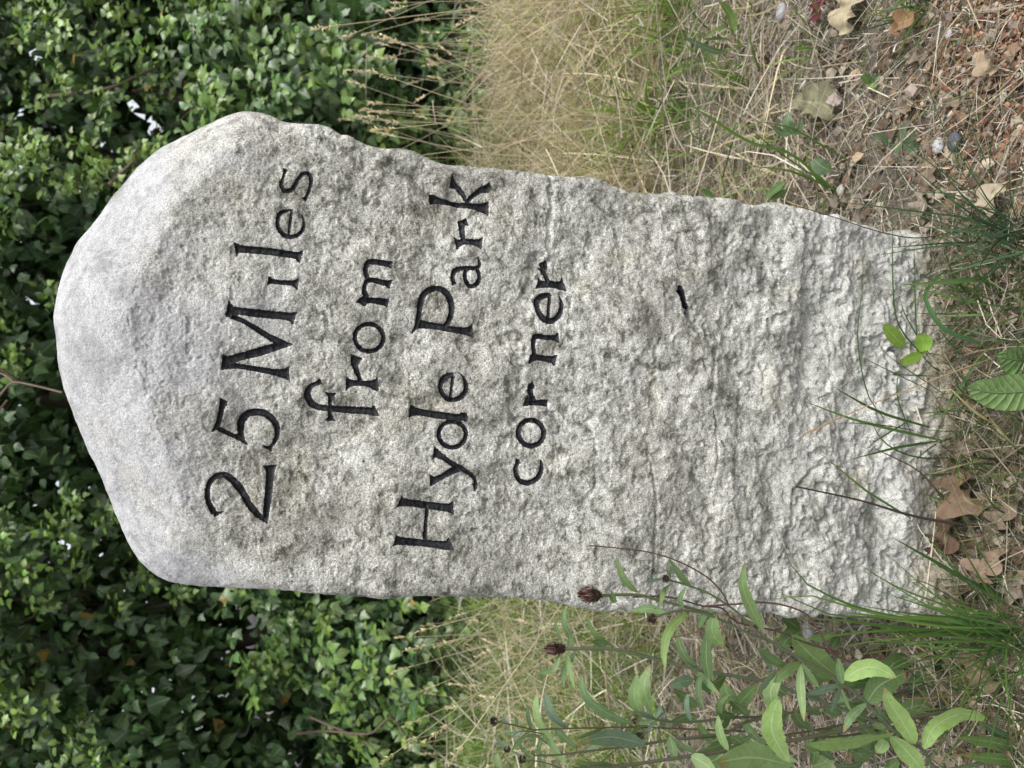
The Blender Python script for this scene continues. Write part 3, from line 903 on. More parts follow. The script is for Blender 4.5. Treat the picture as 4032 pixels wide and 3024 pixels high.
for i in range(14):
    x = rng.uniform(-2.4, 2.4); z0 = rng.uniform(0, 1.6)
    dx = rng.normal(0, 0.35)
    pts = []
    for t in np.linspace(0, 1, 5):
        xx, zz = x + dx * t + rng.normal(0, 0.04), z0 + 0.9 * t
        pts.append((xx, float(hedge_front(xx, zz)) + 0.30 + 0.25 * rng.random(), zz))
    branch(pts, rng.uniform(0.006, 0.014), 0.004)
branch([U(*KOV(-40, 905), 2.35), U(*KOV(10, 842), 2.3), U(*KOV(30, 826), 2.28), U(*KOV(70, 832), 2.25), U(*KOV(135, 848), 2.2)], 0.0030, 0.0026, (0.13, 0.10, 0.075))
branch([U(*KOV(-60, 800), 2.35), U(*KOV(0, 806), 2.32), U(*KOV(32, 827), 2.28)], 0.0024, 0.002, (0.13, 0.10, 0.075))
for i in range(5):
    x = -2.2 + i * 1.1 + rng.normal(0, 0.15)
    gg = Geo()
    tube(gg, [(x, HED_Y + 0.75, -0.1), (x + 0.05, HED_Y + 0.8, 0.6), (x - 0.08, HED_Y + 0.85, 1.3), (x + 0.1, HED_Y + 0.95, 2.4)], 0.05, 0.025, (0.07, 0.055, 0.04), n=14, sides=8, bump=0.1)
    gg.obj('trunk', M_bark, hedge)

# ------------------------------------------------------------------ long dry grass between the stone and the hedge
STRAW = np.array([0.64, 0.54, 0.37]); STRAW2 = np.array([0.44, 0.34, 0.225]); GREEN = np.array([0.165, 0.245, 0.055]); PALE = np.array([0.74, 0.67, 0.53])
def grass_field(n, ylo, yhi, hlo, hhi, greenness, w=0.0016, xr=1.9, lay=0.35, keep_fn=None):
    x = rng.uniform(-xr, xr, n); y = rng.uniform(ylo, yhi, n)
    ok = ~((np.abs(x + 0.02) < 0.30) & (y < 1.04) & (y > 0.84))
    if keep_fn is not None: ok &= keep_fn(x, y)
    x, y = x[ok], y[ok]
    n = len(x)
    P0 = np.stack([x, y, gz(x, y) - 0.01], 1)
    D = nrm(np.stack([rng.normal(0, lay, n), rng.normal(-0.05, lay, n), np.ones(n)], 1))
    bend = rng.normal(0, 0.45, (n, 3)); bend[:, 2] = -np.abs(rng.normal(0.15, 0.3, n))
    Lh = rng.uniform(hlo, hhi, n) * (1 + 0.9 * fbm(x * 2.2, y * 2.2, 2, 201))
    gm = greenness(x, y) + 0.9 * fbm(x * 3.1, y * 3.1, 2, 211)
    isg = rng.random(n) < gm
    f = rng.random((n, 1))
    c = np.where(isg[:, None], GREEN * (0.6 + 0.9 * f), STRAW * f + STRAW2 * (1 - f))
    c = np.where((rng.random(n) < 0.14)[:, None], PALE, c) * rng.uniform(0.6, 1.3, (n, 1))
    return P0, D, np.maximum(Lh, 0.03), rng.uniform(0.7, 1.4, n) * w, bend, c
g = Geo()
many_blades(g, *grass_field(9500, 1.65, 2.95, 0.20, 0.44, lambda x, y: 0.38 - 0.46 * x + 0.12 * (y > 2.5), 0.0031, lay=0.45), segs=4)
many_blades(g, *grass_field(9000, 1.2, 2.6, 0.06, 0.22, lambda x, y: 0.26 - 0.46 * x, 0.0030, lay=1.2), segs=4)
many_blades(g, *grass_field(1800, 2.5, 3.1, 0.22, 0.46, lambda x, y: 0.75 + 0 * x, 0.0035))
many_blades(g, *grass_field(3800, 1.2, 2.4, 0.10, 0.28, lambda x, y: 1.0 + 0 * x, 0.0038, keep_fn=lambda x, y: fbm(x * 3, y * 3, 2, 219) > 0.05))
tag(g.obj('dry_grass', M_grass), kind='stuff')

# matted dead stems lying on the ground
g = Geo()
def straw_litter(n, xlo, xhi, ylo, yhi, llo, lhi, w, zup=0.02, pal=None):
    x = rng.uniform(xlo, xhi, n); y = rng.uniform(ylo, yhi, n)
    a = rng.uniform(0, 6.28, n)
    P0 = np.stack([x, y, gz(x, y) + 0.004 + rng.exponential(zup * 0.4, n)], 1)
    D = nrm(np.stack([np.cos(a), np.sin(a), rng.normal(0.02, 0.14, n)], 1))
    bend = rng.normal(0, 0.16, (n, 3)); bend[:, 2] = rng.normal(-0.03, 0.08, n)
    tone = rng.random((n, 1))
    c = np.array([0.58, 0.52, 0.42]) * tone + np.array([0.25, 0.21, 0.165]) * (1 - tone)
    c = np.where((rng.random(n) < 0.15)[:, None], np.array([0.68, 0.63, 0.53]), c)
    c = np.where((rng.random(n) < 0.10)[:, None], np.array([0.10, 0.15, 0.05]), c)
    many_blades(g, P0, D, rng.uniform(llo, lhi, n), rng.uniform(0.6, 1.4, n) * w, bend, c * rng.uniform(0.7, 1.15, (n, 1)))
straw_litter(7500, -0.95, 0.95, 0.66, 1.5, 0.02, 0.09, 0.0014)
straw_litter(5000, -0.95, 0.95, 0.66, 1.3, 0.008, 0.03, 0.0018)
straw_litter(9000, -1.4, 1.4, 1.1, 2.3, 0.05, 0.18, 0.0019, 0.06)
straw_litter(900, -0.9, 0.9, 0.66, 1.2, 0.10, 0.24, 0.0016, 0.05)
straw_litter(3800, -1.5, 1.5, 1.25, 2.8, 0.08, 0.26, 0.0026, 0.28)
straw_litter(5000, -0.95, 0.95, 0.64, 1.35, 0.015, 0.06, 0.0016)
tag(g.obj('dry_litter', M_dry), kind='stuff')
# crumbs: broken leaf bits and husks
def crumbs(name, n, xs, ys, smin, smax, cols, keep=None):
    x = xs(n); y = ys(n)
    if keep is not None:
        k = keep(x, y); x, y = x[k], y[k]
    n = len(x)
    tv = np.array([(-0.5, -0.3, 0), (0.1, -0.5, 0.12), (0.5, 0.0, 0.02), (0.2, 0.45, 0.15), (-0.35, 0.4, 0.0), (0, 0, 0.22)])
    tf = np.array([(0, 1, 5), (1, 2, 5), (2, 3, 5), (3, 4, 5), (4, 0, 5)])
    a = rng.normal(0, 1, (n, 3)); a[:, 2] *= 0.35
    X, Y, Z = leaf_frame(np.array([0, 0, 1.0]) + rng.normal(0, 0.45, (n, 3)), a)
    cols = np.array(cols)
    c = cols[rng.integers(0, len(cols), n)] * rng.uniform(0.6, 1.25, (n, 1))
    gg = Geo()
    tile(gg, tv, tf, np.full((6, 2), 9.0), np.stack([x, y, gz(x, y) + 0.003 + rng.exponential(0.004, n)], 1), X, Y, Z, rng.uniform(smin, smax, n), c)
    o = gg.obj(name, M_oak, smooth=False)
    tag(o, kind='stuff')
    return o
crumbs('leaf_debris', 7000, lambda n: rng.uniform(-1.1, 1.1, n), lambda n: 0.62 + rng.exponential(0.5, n), 0.004, 0.022,
       [(0.20, 0.13, 0.085), (0.30, 0.22, 0.15), (0.13, 0.085, 0.06), (0.40, 0.34, 0.26), (0.24, 0.19, 0.16)])
RC = G(*KR3(2150, 230))
crumbs('reddish_husks', 6500, lambda n: RC[0] + 0.03 + rng.normal(0, 0.14, n), lambda n: RC[1] - 0.02 + rng.normal(0, 0.095, n), 0.003, 0.0085,
       [(0.25, 0.115, 0.06), (0.30, 0.155, 0.085), (0.19, 0.09, 0.055), (0.13, 0.065, 0.042), (0.26, 0.18, 0.125), (0.34, 0.27, 0.20)])

# ------------------------------------------------------------------ fallen leaves
def oak_mesh(ln, wd, col, curl, seed, prof='oak'):
    random.seed(seed)
    gg = Geo()
    pts = [(0, -ln / 2, 0.004), (random.uniform(-.1, .1) * ln, -ln / 6, 0.004 + curl * ln * 0.25), (random.uniform(-.1, .1) * ln, ln / 5, 0.004 + curl * ln * 0.3), (random.uniform(-.15, .15) * ln, ln / 2, 0.002)]
    strip(gg, pts, wd * 1.1, np.array(col) * 0.62, n=24, normal=(random.uniform(-.2, .2), 0, 1), prof=prof, fold=random.uniform(0.1, 0.7), wav=0.16)
    tube(gg, [(0, -ln / 2 - 0.012, 0.003), (0, -ln / 2, 0.004), (0, -ln / 2 + 0.006, 0.005)], 0.0009, 0.0008, np.array(col) * 0.7, n=3, sides=4)
    return gg.mesh('fallen_leaf', M_oak)
DL = [oak_mesh(0.075, 0.046, c, cu, i) for i, (c, cu) in enumerate([((0.19, 0.13, 0.088), 0.25), ((0.27, 0.20, 0.145), 0.35), ((0.15, 0.095, 0.066), 0.2), ((0.33, 0.27, 0.215), 0.4), ((0.23, 0.18, 0.15), 0.1), ((0.10, 0.065, 0.05), 0.3)])]
def place_leaf(me, p, rz, sc, label, group=None, tilt=0.3, lift=0.004):
    o = link('fallen_leaf', me)
    o.location = (float(p[0]), float(p[1]), float(gz(p[0], p[1])) + lift)
    o.rotation_euler = (random.uniform(-tilt, tilt), random.uniform(-tilt, tilt), rz)
    o.scale = (sc, sc, sc)
    return tag(o, label, 'leaf', group)
random.seed(21)
GL = 'brown fallen oak leaves in the litter'
for i in range(140):
    px, py = (random.uniform(3690, 4060), random.uniform(1750, 2950)) if i < 60 else ((random.uniform(2500, 3700), random.uniform(60, 900)) if i < 110 else (random.uniform(2500, 4000), random.uniform(2450, 3040)))
    p = G(px, py)
    if p[1] > 0.84 and abs(p[0] + 0.03) < 0.30 and p[1] < 1.03: continue
    k = random.randrange(6)
    tone = ('mid brown', 'light brown', 'dark brown', 'pale tan', 'greyish brown', 'blackish brown')[k]
    where = 'at the foot of the milestone' if py < 2440 and py > 1000 else ('on the soil right of the milestone' if py < 1000 else 'under the knapweed plants')
    place_leaf(DL[k], p, random.uniform(0, 6.28), random.uniform(0.38, 0.8), '%s curled fallen oak leaf %s' % (tone, where), '%s oak leaves %s' % (tone, where), 0.5, 0.004 + random.uniform(0, 0.012))
special = [
    (KR3(930, 690), 0.115, 0.075, (0.235, 0.225, 0.135), 0.12, 2.6, 'large flat grey-olive dead leaf on bare soil beside the right foot of the milestone', 'oak'),
    (KR3(1170, 90), 0.075, 0.055, (0.50, 0.42, 0.28), 0.3, 1.2, 'broad pale yellow dead leaf under a green grass tuft', 'oval'),
    (KR3(985, 55), 0.05, 0.034, (0.12, 0.015, 0.03), 0.2, 0.4, 'small maroon dead leaf next to the pale yellow leaf', 'oval'),
    (KR3(2090, 395), 0.048, 0.030, (0.40, 0.30, 0.20), 0.45, 1.9, 'curled tan leaf lying at the edge of the reddish husks', 'oak'),
    (KR3(2125, 1310), 0.042, 0.030, (0.50, 0.42, 0.30), 0.6, 0.9, 'cream shell-like curled leaf in the dark green grass tuft', 'oval'),
    (KR3(1540, 160), 0.045, 0.03, (0.34, 0.20, 0.10), 0.4, 0.3, 'small orange leaf beside the green tuft and the reddish husks', 'oval'),
    (KR3(1080, 640), 0.035, 0.022, (0.45, 0.37, 0.33), 0.3, 2.0, 'small pinkish dry leaf at the tip of the grey-olive leaf', 'oval'),
    (KR4(1910, 1490), 0.088, 0.066, (0.22, 0.145, 0.095), 0.2, 2.2, 'broad flat brown oak leaf close against the foot of the milestone', 'oak'),
    (KR5(1800, 90), 0.085, 0.05, (0.17, 0.105, 0.07), 0.3, 1.4, 'dark brown curled oak leaf at the stone under a thick twig', 'oak'),
    (KR5(1680, 180), 0.065, 0.042, (0.065, 0.03, 0.028), 0.35, 0.2, 'blackish maroon curled leaf touching the foot of the stone', 'oak'),
    (KR5(2090, 330), 0.075, 0.05, (0.29, 0.20, 0.145), 0.15, 1.0, 'pale brown lobed oak leaf behind the long thick grass blade', 'oak'),
    (KR5(2000, 990), 0.07, 0.045, (0.24, 0.16, 0.11), 0.3, 2.6, 'brown oak leaf beyond the base of the grass tuft and knapweed', 'oak'),
]
for i, (pp, ln, wd, col, cu, rz, lab, pf) in enumerate(special):
    o = place_leaf(oak_mesh(ln, wd, np.array(col) * 1.05, cu, 50 + i, pf), G(*pp), rz, 1.0, lab, None, 0.12, 0.024)
# pale pebbles
def pebble(pp, r, col, lab):
    p = G(*pp)
    r *= 0.75
    col = tuple(c * 0.72 for c in col)
    gg = Geo()
    n1, n2 = 7, 9
    V = []
    for i in range(n1 + 1):
        th = math.pi * i / n1
        for j in range(n2):
            ph = 2 * math.pi * j / n2
            k = r * (1 + 0.25 * float(vnoise(i * 0.9 + p[0] * 50, j * 0.8, 7)))
            V.append((k * 1.3 * math.sin(th) * math.cos(ph), k * math.sin(th) * math.sin(ph), k * 0.6 * math.cos(th)))
    F = [(i * n2 + j, (i + 1) * n2 + j, (i + 1) * n2 + (j + 1) % n2, i * n2 + (j + 1) % n2) for i in range(n1) for j in range(n2)]
    gg.add(V, F, col)
    o = gg.obj('pebble', M_pebble)
    o.location = (p[0], p[1], float(gz(p[0], p[1])) + r * 0.4 + 0.006)
    tag(o, lab, 'pebble')
pebble(KR3(795, 1215), 0.014, (0.42, 0.38, 0.34), 'pale rounded pebble by the right edge of the stone')
pebble(KR3(1050, 1235), 0.011, (0.55, 0.52, 0.47), 'small whitish pebble below the oval grey-green leaf')
pebble(KR3(1690, 945), 0.014, (0.55, 0.56, 0.56), 'white flat pebble beside the dark grey chip')
pebble(KR3(1795, 920), 0.016, (0.10, 0.11, 0.14), 'dark slate-grey chip next to the white pebble')
pebble(KR3(670, 80), 0.018, (0.42, 0.43, 0.47), 'bluish grey pebble near the maroon leaf')
pebble(KR3(1755, 225), 0.009, (0.62, 0.63, 0.66), 'tiny white pebble beside the reddish husks')
pebble(KR5(850, 770), 0.020, (0.45, 0.45, 0.43), 'grey limestone pebble at the left side of the stone behind the grass')

# ------------------------------------------------------------------ traced plants
def trace(K, pts, y0, y1, ground=False):
    """pixels to places: depth runs from y0 (first point) to y1 (last)"""
    n = len(pts)
    return np.array([U(*K(*p), y0 + (y1 - y0) * i / max(n - 1, 1)) for i, p in enumerate(pts)])
def px_len(y, K, P=None):                  # metres per traced pixel at depth y, or at the place P
    d = y * 1.15 if P is None else float((np.mean(P, 0) - ORI) @ np.array([0, cp, -sp]))
    return d / FPX * (K(1, 0)[0] - K(0, 0)[0])

def grass_tuft(label, K, blades, base, ybase, ytip, cols, extra=0, spread=0.05, hmax=0.22, group=None, lean=(0, 0, 0), wk=0.62):
    b = G(*K(*base))
    t = thing('grass_tuft', label, 'grass tuft', b, group)
    for bl in blades:
        pts, w = bl[:-1], bl[-1]
        P = trace(K, pts, ybase, ytip + random.uniform(-0.03, 0.03))
        P[0] = P[0] * 0.3 + b * 0.7 if np.linalg.norm(P[0] - b) < 0.04 else P[0]
        gg = Geo()
        c = np.array(random.choice(cols)) * random.uniform(0.8, 1.2)
        strip(gg, P, w * wk * px_len(ybase, K, P), c, n=12, normal=(random.uniform(-.5, .5), -1, 0.4), prof='blade', fold=random.uniform(0.1, 0.4), taper_col=c * np.array([1.5, 1.25, 0.9]))
        gg.obj('blade', M_grass, t)
    if extra and hmax > 0.2 and not blades: extra = int(extra * 1.6)
    for i in range(extra):
        a = random.uniform(0, 6.28)
        r = b + np.array([math.cos(a), math.sin(a), 0]) * random.uniform(0, spread * 0.5)
        h = random.uniform(0.5, 1) * hmax
        d = np.array([random.gauss(0, 0.45) + lean[0], random.gauss(0, 0.35) + lean[1], 1 + lean[2]])
        d /= np.linalg.norm(d)
        tip = r + d * h + np.array([d[0], d[1], -0.3]) * h * 0.3
        gg = Geo()
        c = np.array(random.choice(cols)) * random.uniform(0.7, 1.2)
        strip(gg, [r, r + d * h * 0.5, tip], random.uniform(0.0016, 0.0034) * max(1.0, np.linalg.norm(b - ORI) / 1.3), c, n=7, normal=(random.uniform(-.6, .6), -1, 0.3), prof='blade', fold=0.2, taper_col=c * np.array([1.5, 1.3, 0.9]))
        gg.obj('blade', M_grass, t)
    return t
random.seed(5)
GG = [(0.055, 0.115, 0.030), (0.070, 0.140, 0.035), (0.045, 0.095, 0.030), (0.095, 0.165, 0.045)]
GB = [(0.040, 0.085, 0.045), (0.055, 0.105, 0.055), (0.035, 0.07, 0.035)]
grass_tuft('lush green grass tuft at the lower left corner of the milestone beside the knapweed', KR5, [
    [(2260, 820), (1700, 740), (1200, 640), (900, 520), (760, 430), (690, 320), (630, 170), 34],
    [(2250, 800), (1600, 730), (1100, 620), (850, 545), (700, 548), (520, 582), 30],
    [(2250, 810), (1500, 700), (1000, 670), (800, 600), (520, 470), 30],
    [(2250, 790), (1800, 640), (1400, 490), (1100, 310), 22],
    [(2260, 830), (1500, 840), (1000, 880), 26], [(2260, 850), (1700, 830), (1300, 900), (1050, 930), 24],
    [(2260, 780), (1500, 760), (900, 810), (640, 850), 26], [(2260, 860), (1900, 860), (1650, 950), (1500, 960), 24],
    [(2260, 800), (1800, 690), (1500, 680), (1290, 625), 16], [(2260, 770), (1900, 650), (1600, 470), (1430, 430), 18],
    [(2260, 815), (1500, 780), (1100, 770), (860, 720), 26], [(2260, 805), (1600, 770), (1000, 700), (740, 690), 40],
    [(2260, 790), (1700, 700), (1300, 680), (1000, 640), 44], [(2260, 820), (1700, 800), (1300, 830), (950, 885), 24],
    [(2260, 840), (1800, 790), (1400, 795), (1180, 740), 18], [(2250, 700), (1950, 560), (1700, 300), (1580, 60), 12],
], (2225, 815), 0.765, 0.80, GG, 64, 0.10, 0.28, lean=(0.02, 0, 0))
grass_tuft('single long thick dark green grass blade crossing the bottom edge of the stone', KR5, [
    [(2330, 640), (1900, 470), (1600, 300), (1350, 160), 52], [(2330, 700), (2100, 640), (1850, 560), 18]], (2300, 640), 0.765, 0.79, [(0.045, 0.10, 0.035)], 0)
grass_tuft('dark wiry grass tuft near the right foot of the milestone', KR3, [
    [(2260, 1580), (1900, 1430), (1500, 1370), (1200, 1330), (950, 1300), 26], [(2260, 1460), (1900, 1250), (1700, 850), (1550, 450), (1430, 80), 13],
    [(2120, 1250), (1990, 1100), (1850, 700), (1835, 200), 10], [(2260, 1520), (1800, 1200), (1500, 980), (1280, 790), 13],
    [(2260, 1580), (1850, 1290), (1500, 1240), (1250, 1180), 13], [(2050, 1450), (1990, 1000), (2100, 600), (2160, 400), 12],
    [(2260, 1400), (1950, 1200), (1750, 870), 12], [(2260, 1600), (1900, 1350), (1600, 1220), (1430, 1160), 16],
    [(2260, 1560), (2000, 1300), (1830, 1060), (1690, 800), 16], [(2260, 1620), (1850, 1420), (1550, 1330), 16],
    [(2260, 1500), (2050, 1180), (1930, 930), 14], [(2260, 1640), (1800, 1450), (1500, 1400), (1150, 1490), 12],
    [(2260, 860), (2050, 820), (1830, 900), 12], [(2260, 950), (1990, 960), (1750, 950), 14], [(2260, 1250), (2000, 1130), (1880, 980), 16],
], (2240, 1540), 0.775, 0.80, GB, 40, 0.09, 0.20)
grass_tuft('fresh green broad-bladed grass clump on the right of the milestone', KR3, [
    [(980, 1230), (700, 1000), (450, 930), (200, 780), (-60, 610), 40], [(960, 1215), (600, 970), (400, 800), (330, 740), 18],
    [(940, 1210), (700, 1110), (410, 1075), 24], [(1090, 1050), (900, 940), (700, 830), (450, 780), 22], [(960, 1220), (800, 1150), (640, 1090), 18],
], (960, 1225), 1.05, 1.02, [(0.085, 0.16, 0.04), (0.11, 0.18, 0.045)], 8, 0.04, 0.12)
grass_tuft('green grass tuft beside the pale yellow leaf and reddish husks', KR3, [
    [(1640, 40), (1400, 70), (1050, 60), 13], [(1640, 60), (1300, 160), (950, 250), 13], [(1640, 50), (1350, 110), (1100, 180), 15], [(1640, 40), (1400, 10), (1200, 15), 13], [(1650, 50), (1400, 130), (1150, 130), 15], [(1650, 30), (1450, -20), (1250, -60), 14], [(1650, 60), (1420, 110), (1180, 90), 14]],
    (1640, 45), 0.93, 0.95, GG, 16, 0.05, 0.14)
grass_tuft('tall green grass clump rising out of the hay right of the inscription', KR3, [], (-120, 780), 1.4, 1.4, [(0.14, 0.24, 0.05), (0.10, 0.19, 0.04)], 22, 0.10, 0.34)
grass_tuft('green grass clump at the upper right edge of the hay', KR3, [], (20, 60), 1.35, 1.4, [(0.12, 0.21, 0.045), (0.16, 0.26, 0.06)], 20, 0.12, 0.30)
for lab, bx, by, ex, hm, sp_ in [
    ('green grass clump among the straw just above the fresh broad-bladed clump', 1500, 250, 18, 0.24, 0.10), ('green grass clump in the hay next to the right edge of the stone', 1360, 330, 16, 0.22, 0.09),
    ('slanting green grass clump between the hay and the bright green leaves', 1530, 110, 18, 0.26, 0.10), ('thin green grass clump at the border of hay and bare litter', 1620, 190, 14, 0.20, 0.08),
    ('short green grass clump in the litter near the bent straw', 1780, 120, 12, 0.13, 0.08), ('green grass clump in the hay behind the knapweed heads', 1330, 1420, 18, 0.24, 0.12),
    ('green grass clump in the hay at the left behind the small knapweed buds', 1260, 1560, 20, 0.26, 0.12)]:
    grass_tuft(lab, KOV, [], (bx, by), 1.4, 1.4, [(0.13, 0.22, 0.05), (0.10, 0.18, 0.04), (0.16, 0.25, 0.06)], ex, sp_, hm, lean=(0.15, -0.1, 0))
DG = [(0.060, 0.115, 0.040), (0.080, 0.135, 0.045), (0.05, 0.09, 0.035), (0.20, 0.18, 0.09)]
grass_tuft('low green grass tuft between the brown oak leaves and the crinkled leaves', KOV, [], (2170, 1010), 0.8, 0.8, DG, 44, 0.20, 0.12)
grass_tuft('low green grass tuft between the crinkled leaves and the broad bending blades', KOV, [], (2165, 640), 0.8, 0.8, DG, 44, 0.20, 0.12)
grass_tuft('grass tuft under the broad knapweed leaves in the lower left corner', KOV, [], (2110, 1560), 0.85, 0.85, DG, 44, 0.24, 0.17)
# thin blades in front of the foot of the stone
grass_tuft('sparse thin grass blades crossing the rough foot of the milestone', KR4, [
    [(1700, 1200), (1300, 1110), (1050, 1040), (760, 930), 16], [(1600, 1110), (1300, 1020), (1100, 920), (970, 840), 15], [(1600, 700), (1480, 560), (1400, 450), (1365, 250), (1358, -260), 9],
    [(1600, 660), (1530, 560), (1510, 400), (1500, -80), 9], [(1300, 1050), (1200, 900), (1140, 620), (1140, 400), (1185, 110), 8],
    [(1750, 1310), (1500, 1300), (1300, 1200), (1190, 1000), 9], [(1650, 1200), (1400, 1240), (1080, 1320), 14], [(1480, 1700), (1250, 1560), (1150, 1490), (870, 1260), 12],
    [(1650, 780), (1400, 770), (1300, 775), 6], [(1480, 1150), (1390, 900), (1415, 650), 8], [(1700, 900), (1350, 660), (1270, 560), 7], [(1600, 870), (1250, 700), (1150, 650), 6],
    [(1600, 640), (1450, 400), (1405, 260), 9], [(1500, 1130), (1250, 1090), (960, 1080), 7], [(1480, 1060), (1250, 1200), (1200, 1260), 9],
], (1640, 1180), 0.815, 0.80, [(0.060, 0.115, 0.035), (0.08, 0.14, 0.045), (0.045, 0.085, 0.032)], 46, 0.30, 0.12, wk=1.2)
grass_tuft('broad curved green grass blades bending over the right foot of the stone', KR4, [
    [(2330, 340), (1900, 300), (1600, 230), (1400, 190), 24], [(2330, 120), (1800, 160), (1400, 190), 40], [(1930, 570), (1700, 480), (1600, 350), (1570, 250), (1620, 170), (1700, 90), 36],
    [(2330, 200), (2050, 480), (1950, 640), 16], [(2100, 480), (1900, 700), (1650, 1090), 22], [(2200, 700), (2050, 980), (1900, 1200), 12]], (2300, 260), 0.775, 0.80, [(0.060, 0.13, 0.05), (0.075, 0.145, 0.055)], 8, 0.2, 0.14, wk=0.9)
g = Geo()
n = 3400
px_ = rng.uniform(3700, 4090, n); py_ = rng.uniform(850, 2900, n)
Pg = np.array([G(a, b) for a, b in zip(px_, py_)])
D = nrm(np.stack([rng.normal(0, 0.6, n), rng.normal(0, 0.5, n), np.full(n, 0.8)], 1))
bd = rng.normal(0, 0.4, (n, 3)); bd[:, 2] = -0.2
cc = np.where((rng.random(n) < 0.55)[:, None], np.array([0.065, 0.105, 0.04]), np.array([0.25, 0.20, 0.13])) * rng.uniform(0.6, 1.3, (n, 1))
many_blades(g, Pg, D, rng.uniform(0.02, 0.085, n), rng.uniform(0.0007, 0.0015, n), bd, cc)
n = 1500
px_ = rng.uniform(2500, 4060, n); py_ = np.where(rng.random(n) < 0.6, rng.uniform(20, 860, n), rng.uniform(2450, 3010, n))
Pg = np.array([G(a, b) for a, b in zip(px_, py_)])
D = nrm(np.stack([rng.normal(0, 0.6, n), rng.normal(0, 0.5, n), np.full(n, 0.7)], 1))
bd = rng.normal(0, 0.4, (n, 3)); bd[:, 2] = -0.2
cc = np.where((rng.random(n) < 0.4)[:, None], np.array([0.08, 0.13, 0.045]), np.array([0.33, 0.26, 0.16])) * rng.uniform(0.6, 1.3, (n, 1))
many_blades(g, Pg, D, rng.uniform(0.02, 0.09, n), rng.uniform(0.0008, 0.0016, n), bd, cc)
tag(g.obj('fine_grass', M_grass), kind='stuff')

# loose twigs and long straws lying or leaning
def stick(name, label, cat, K, pts, y0, y1, r0, r1, col, mat=None, on_ground=False):
    P = np.array([G(*K(*p)) + [0, 0, 0.012 + 0.01 * (i % 2)] for i, p in enumerate(pts)]) if on_ground else trace(K, pts, y0, y1)
    gg = Geo()
    tube(gg, P, r0, r1, col, sides=5, bump=0.1)
    return tag(gg.obj(name, mat or M_bark), label, cat)
stick('twig', 'dark thick twig leaning on the stone above the curled brown leaves', 'twig', KR5, [(2000, 110), (1800, 80), (1560, 40), (1400, 0), (1150, -75), (735, -165)], 0.81, 0.80, 0.0026, 0.0011, (0.055, 0.042, 0.035))
stick('twig', 'thin reddish brown twig standing against the foot of the stone', 'twig', KR4, [(1690, 1560), (1640, 1510), (1510, 1380), (1250, 1250)], 0.83, 0.80, 0.0015, 0.0007, (0.10, 0.055, 0.04))
stick('twig', 'long dark bent stem touching the right edge of the stone base', 'twig', KR3, [(1760, 1500), (1560, 1540), (1400, 1530), (1200, 1480), (960, 1400), (760, 1340)], 0.835, 0.84, 0.0010, 0.0006, (0.06, 0.05, 0.045))
stick('twig', 'short pale dead stalk upright at the lower left corner of the stone', 'twig', KR5, [(1570, 580), (1590, 430), (1620, 200), (1640, 0)], 0.80, 0.81, 0.0016, 0.001, (0.42, 0.36, 0.27))
stick('twig', 'curved brown twig lying below the large knapweed leaf', 'twig', KR5, [(1380, 1100), (1500, 1170), (1550, 1280), (1490, 1410)], 0.80, 0.80, 0.0028, 0.002, (0.13, 0.085, 0.055), on_ground=True)
for lab, pts in [('pale straw bent at a right angle on the litter beside the hay', [(460, 0), (490, 100), (520, 330), (590, 430), (720, 470)]), ('pale straw lying upright below the bent straw', [(530, 400), (430, 590), (360, 800), (350, 1050), (400, 1290)]), ('long pale straw crossing the bare soil towards the oval leaf', [(1230, 700), (1080, 970), (960, 1180), (900, 1260)]), ('long straight straw crossing the grey-olive leaf', [(450, 880), (760, 840), (1120, 750), (1260, 680)]), ('pale straw stretched across the soil above the grey-olive leaf', [(720, 470), (900, 450), (1220, 400)]), ('pale straw slanting up to the reddish husks', [(1650, 400), (1780, 220), (1890, 40)]), ('long slender straw running down from the hay', [(0, 150), (250, 270), (450, 300)]), ('straw ending under the grey-olive leaf', [(0, 320), (300, 540), (600, 690), (800, 760)])]:
    stick('straw', lab, 'straw', KR3, pts, 0, 0, 0.0013, 0.0009, (0.50, 0.40, 0.25), M_dry, True)

# ------------------------------------------------------------------ small broad-leaved plants
def herb(name, label, cat, K, leaves, y, mat, base=None, group=None, stems=()):
    b = G(*K(*base)) if base else U(*K(*leaves[0][0][0]), y)
    t = thing(name, label, cat, b, group)
    for pts, w, col, *o in leaves:
        oo = o[0] if o else {}
        ya = y + oo.get('dy0', 0.0)
        P = trace(K, pts, ya, ya + oo.get('dy', -0.01))
        gg = Geo()
        strip(gg, P, w * px_len(y, K, P) * oo.get('ws', 1.08), np.array(col), n=12, normal=oo.get('n', (random.uniform(-.3, .3), -0.8, 0.6)), prof=oo.get('prof', 'lance'), fold=oo.get('fold', random.uniform(0.12, 0.35)), wav=oo.get('wav', 0.03), roll=oo.get('roll', random.uniform(-0.35, 0.35)))
        gg.obj('leaf', mat, t)
    for pts, r0, r1, col in stems:
        P = trace(K, pts, y, y - 0.005)
        gg = Geo()
        tube(gg, P, r0, r1, col, sides=6)
        gg.obj('stem', M_stem, t)
    return t
LG = (0.150, 0.245, 0.085)
herb('primrose_plant', 'broad crinkled bright green leaves low in the grass in front of the stone', 'plant', KR4, [
    ([(2420, 850), (2200, 880), (2000, 885), (1835, 850)], 215, (0.19, 0.31, 0.11), dict(prof='oval', wav=0.05, roll=0.05, n=(0.05, -0.55, 0.8), dy=0.0, fold=0.15)),
    ([(2420, 700), (2250, 680), (2130, 670), (2030, 655)], 205, (0.16, 0.28, 0.10), dict(prof='oval', wav=0.06, roll=-0.1, n=(-0.15, -0.55, 0.8), dy0=0.01, dy=0.0, fold=0.15))], 0.72, M_crink)
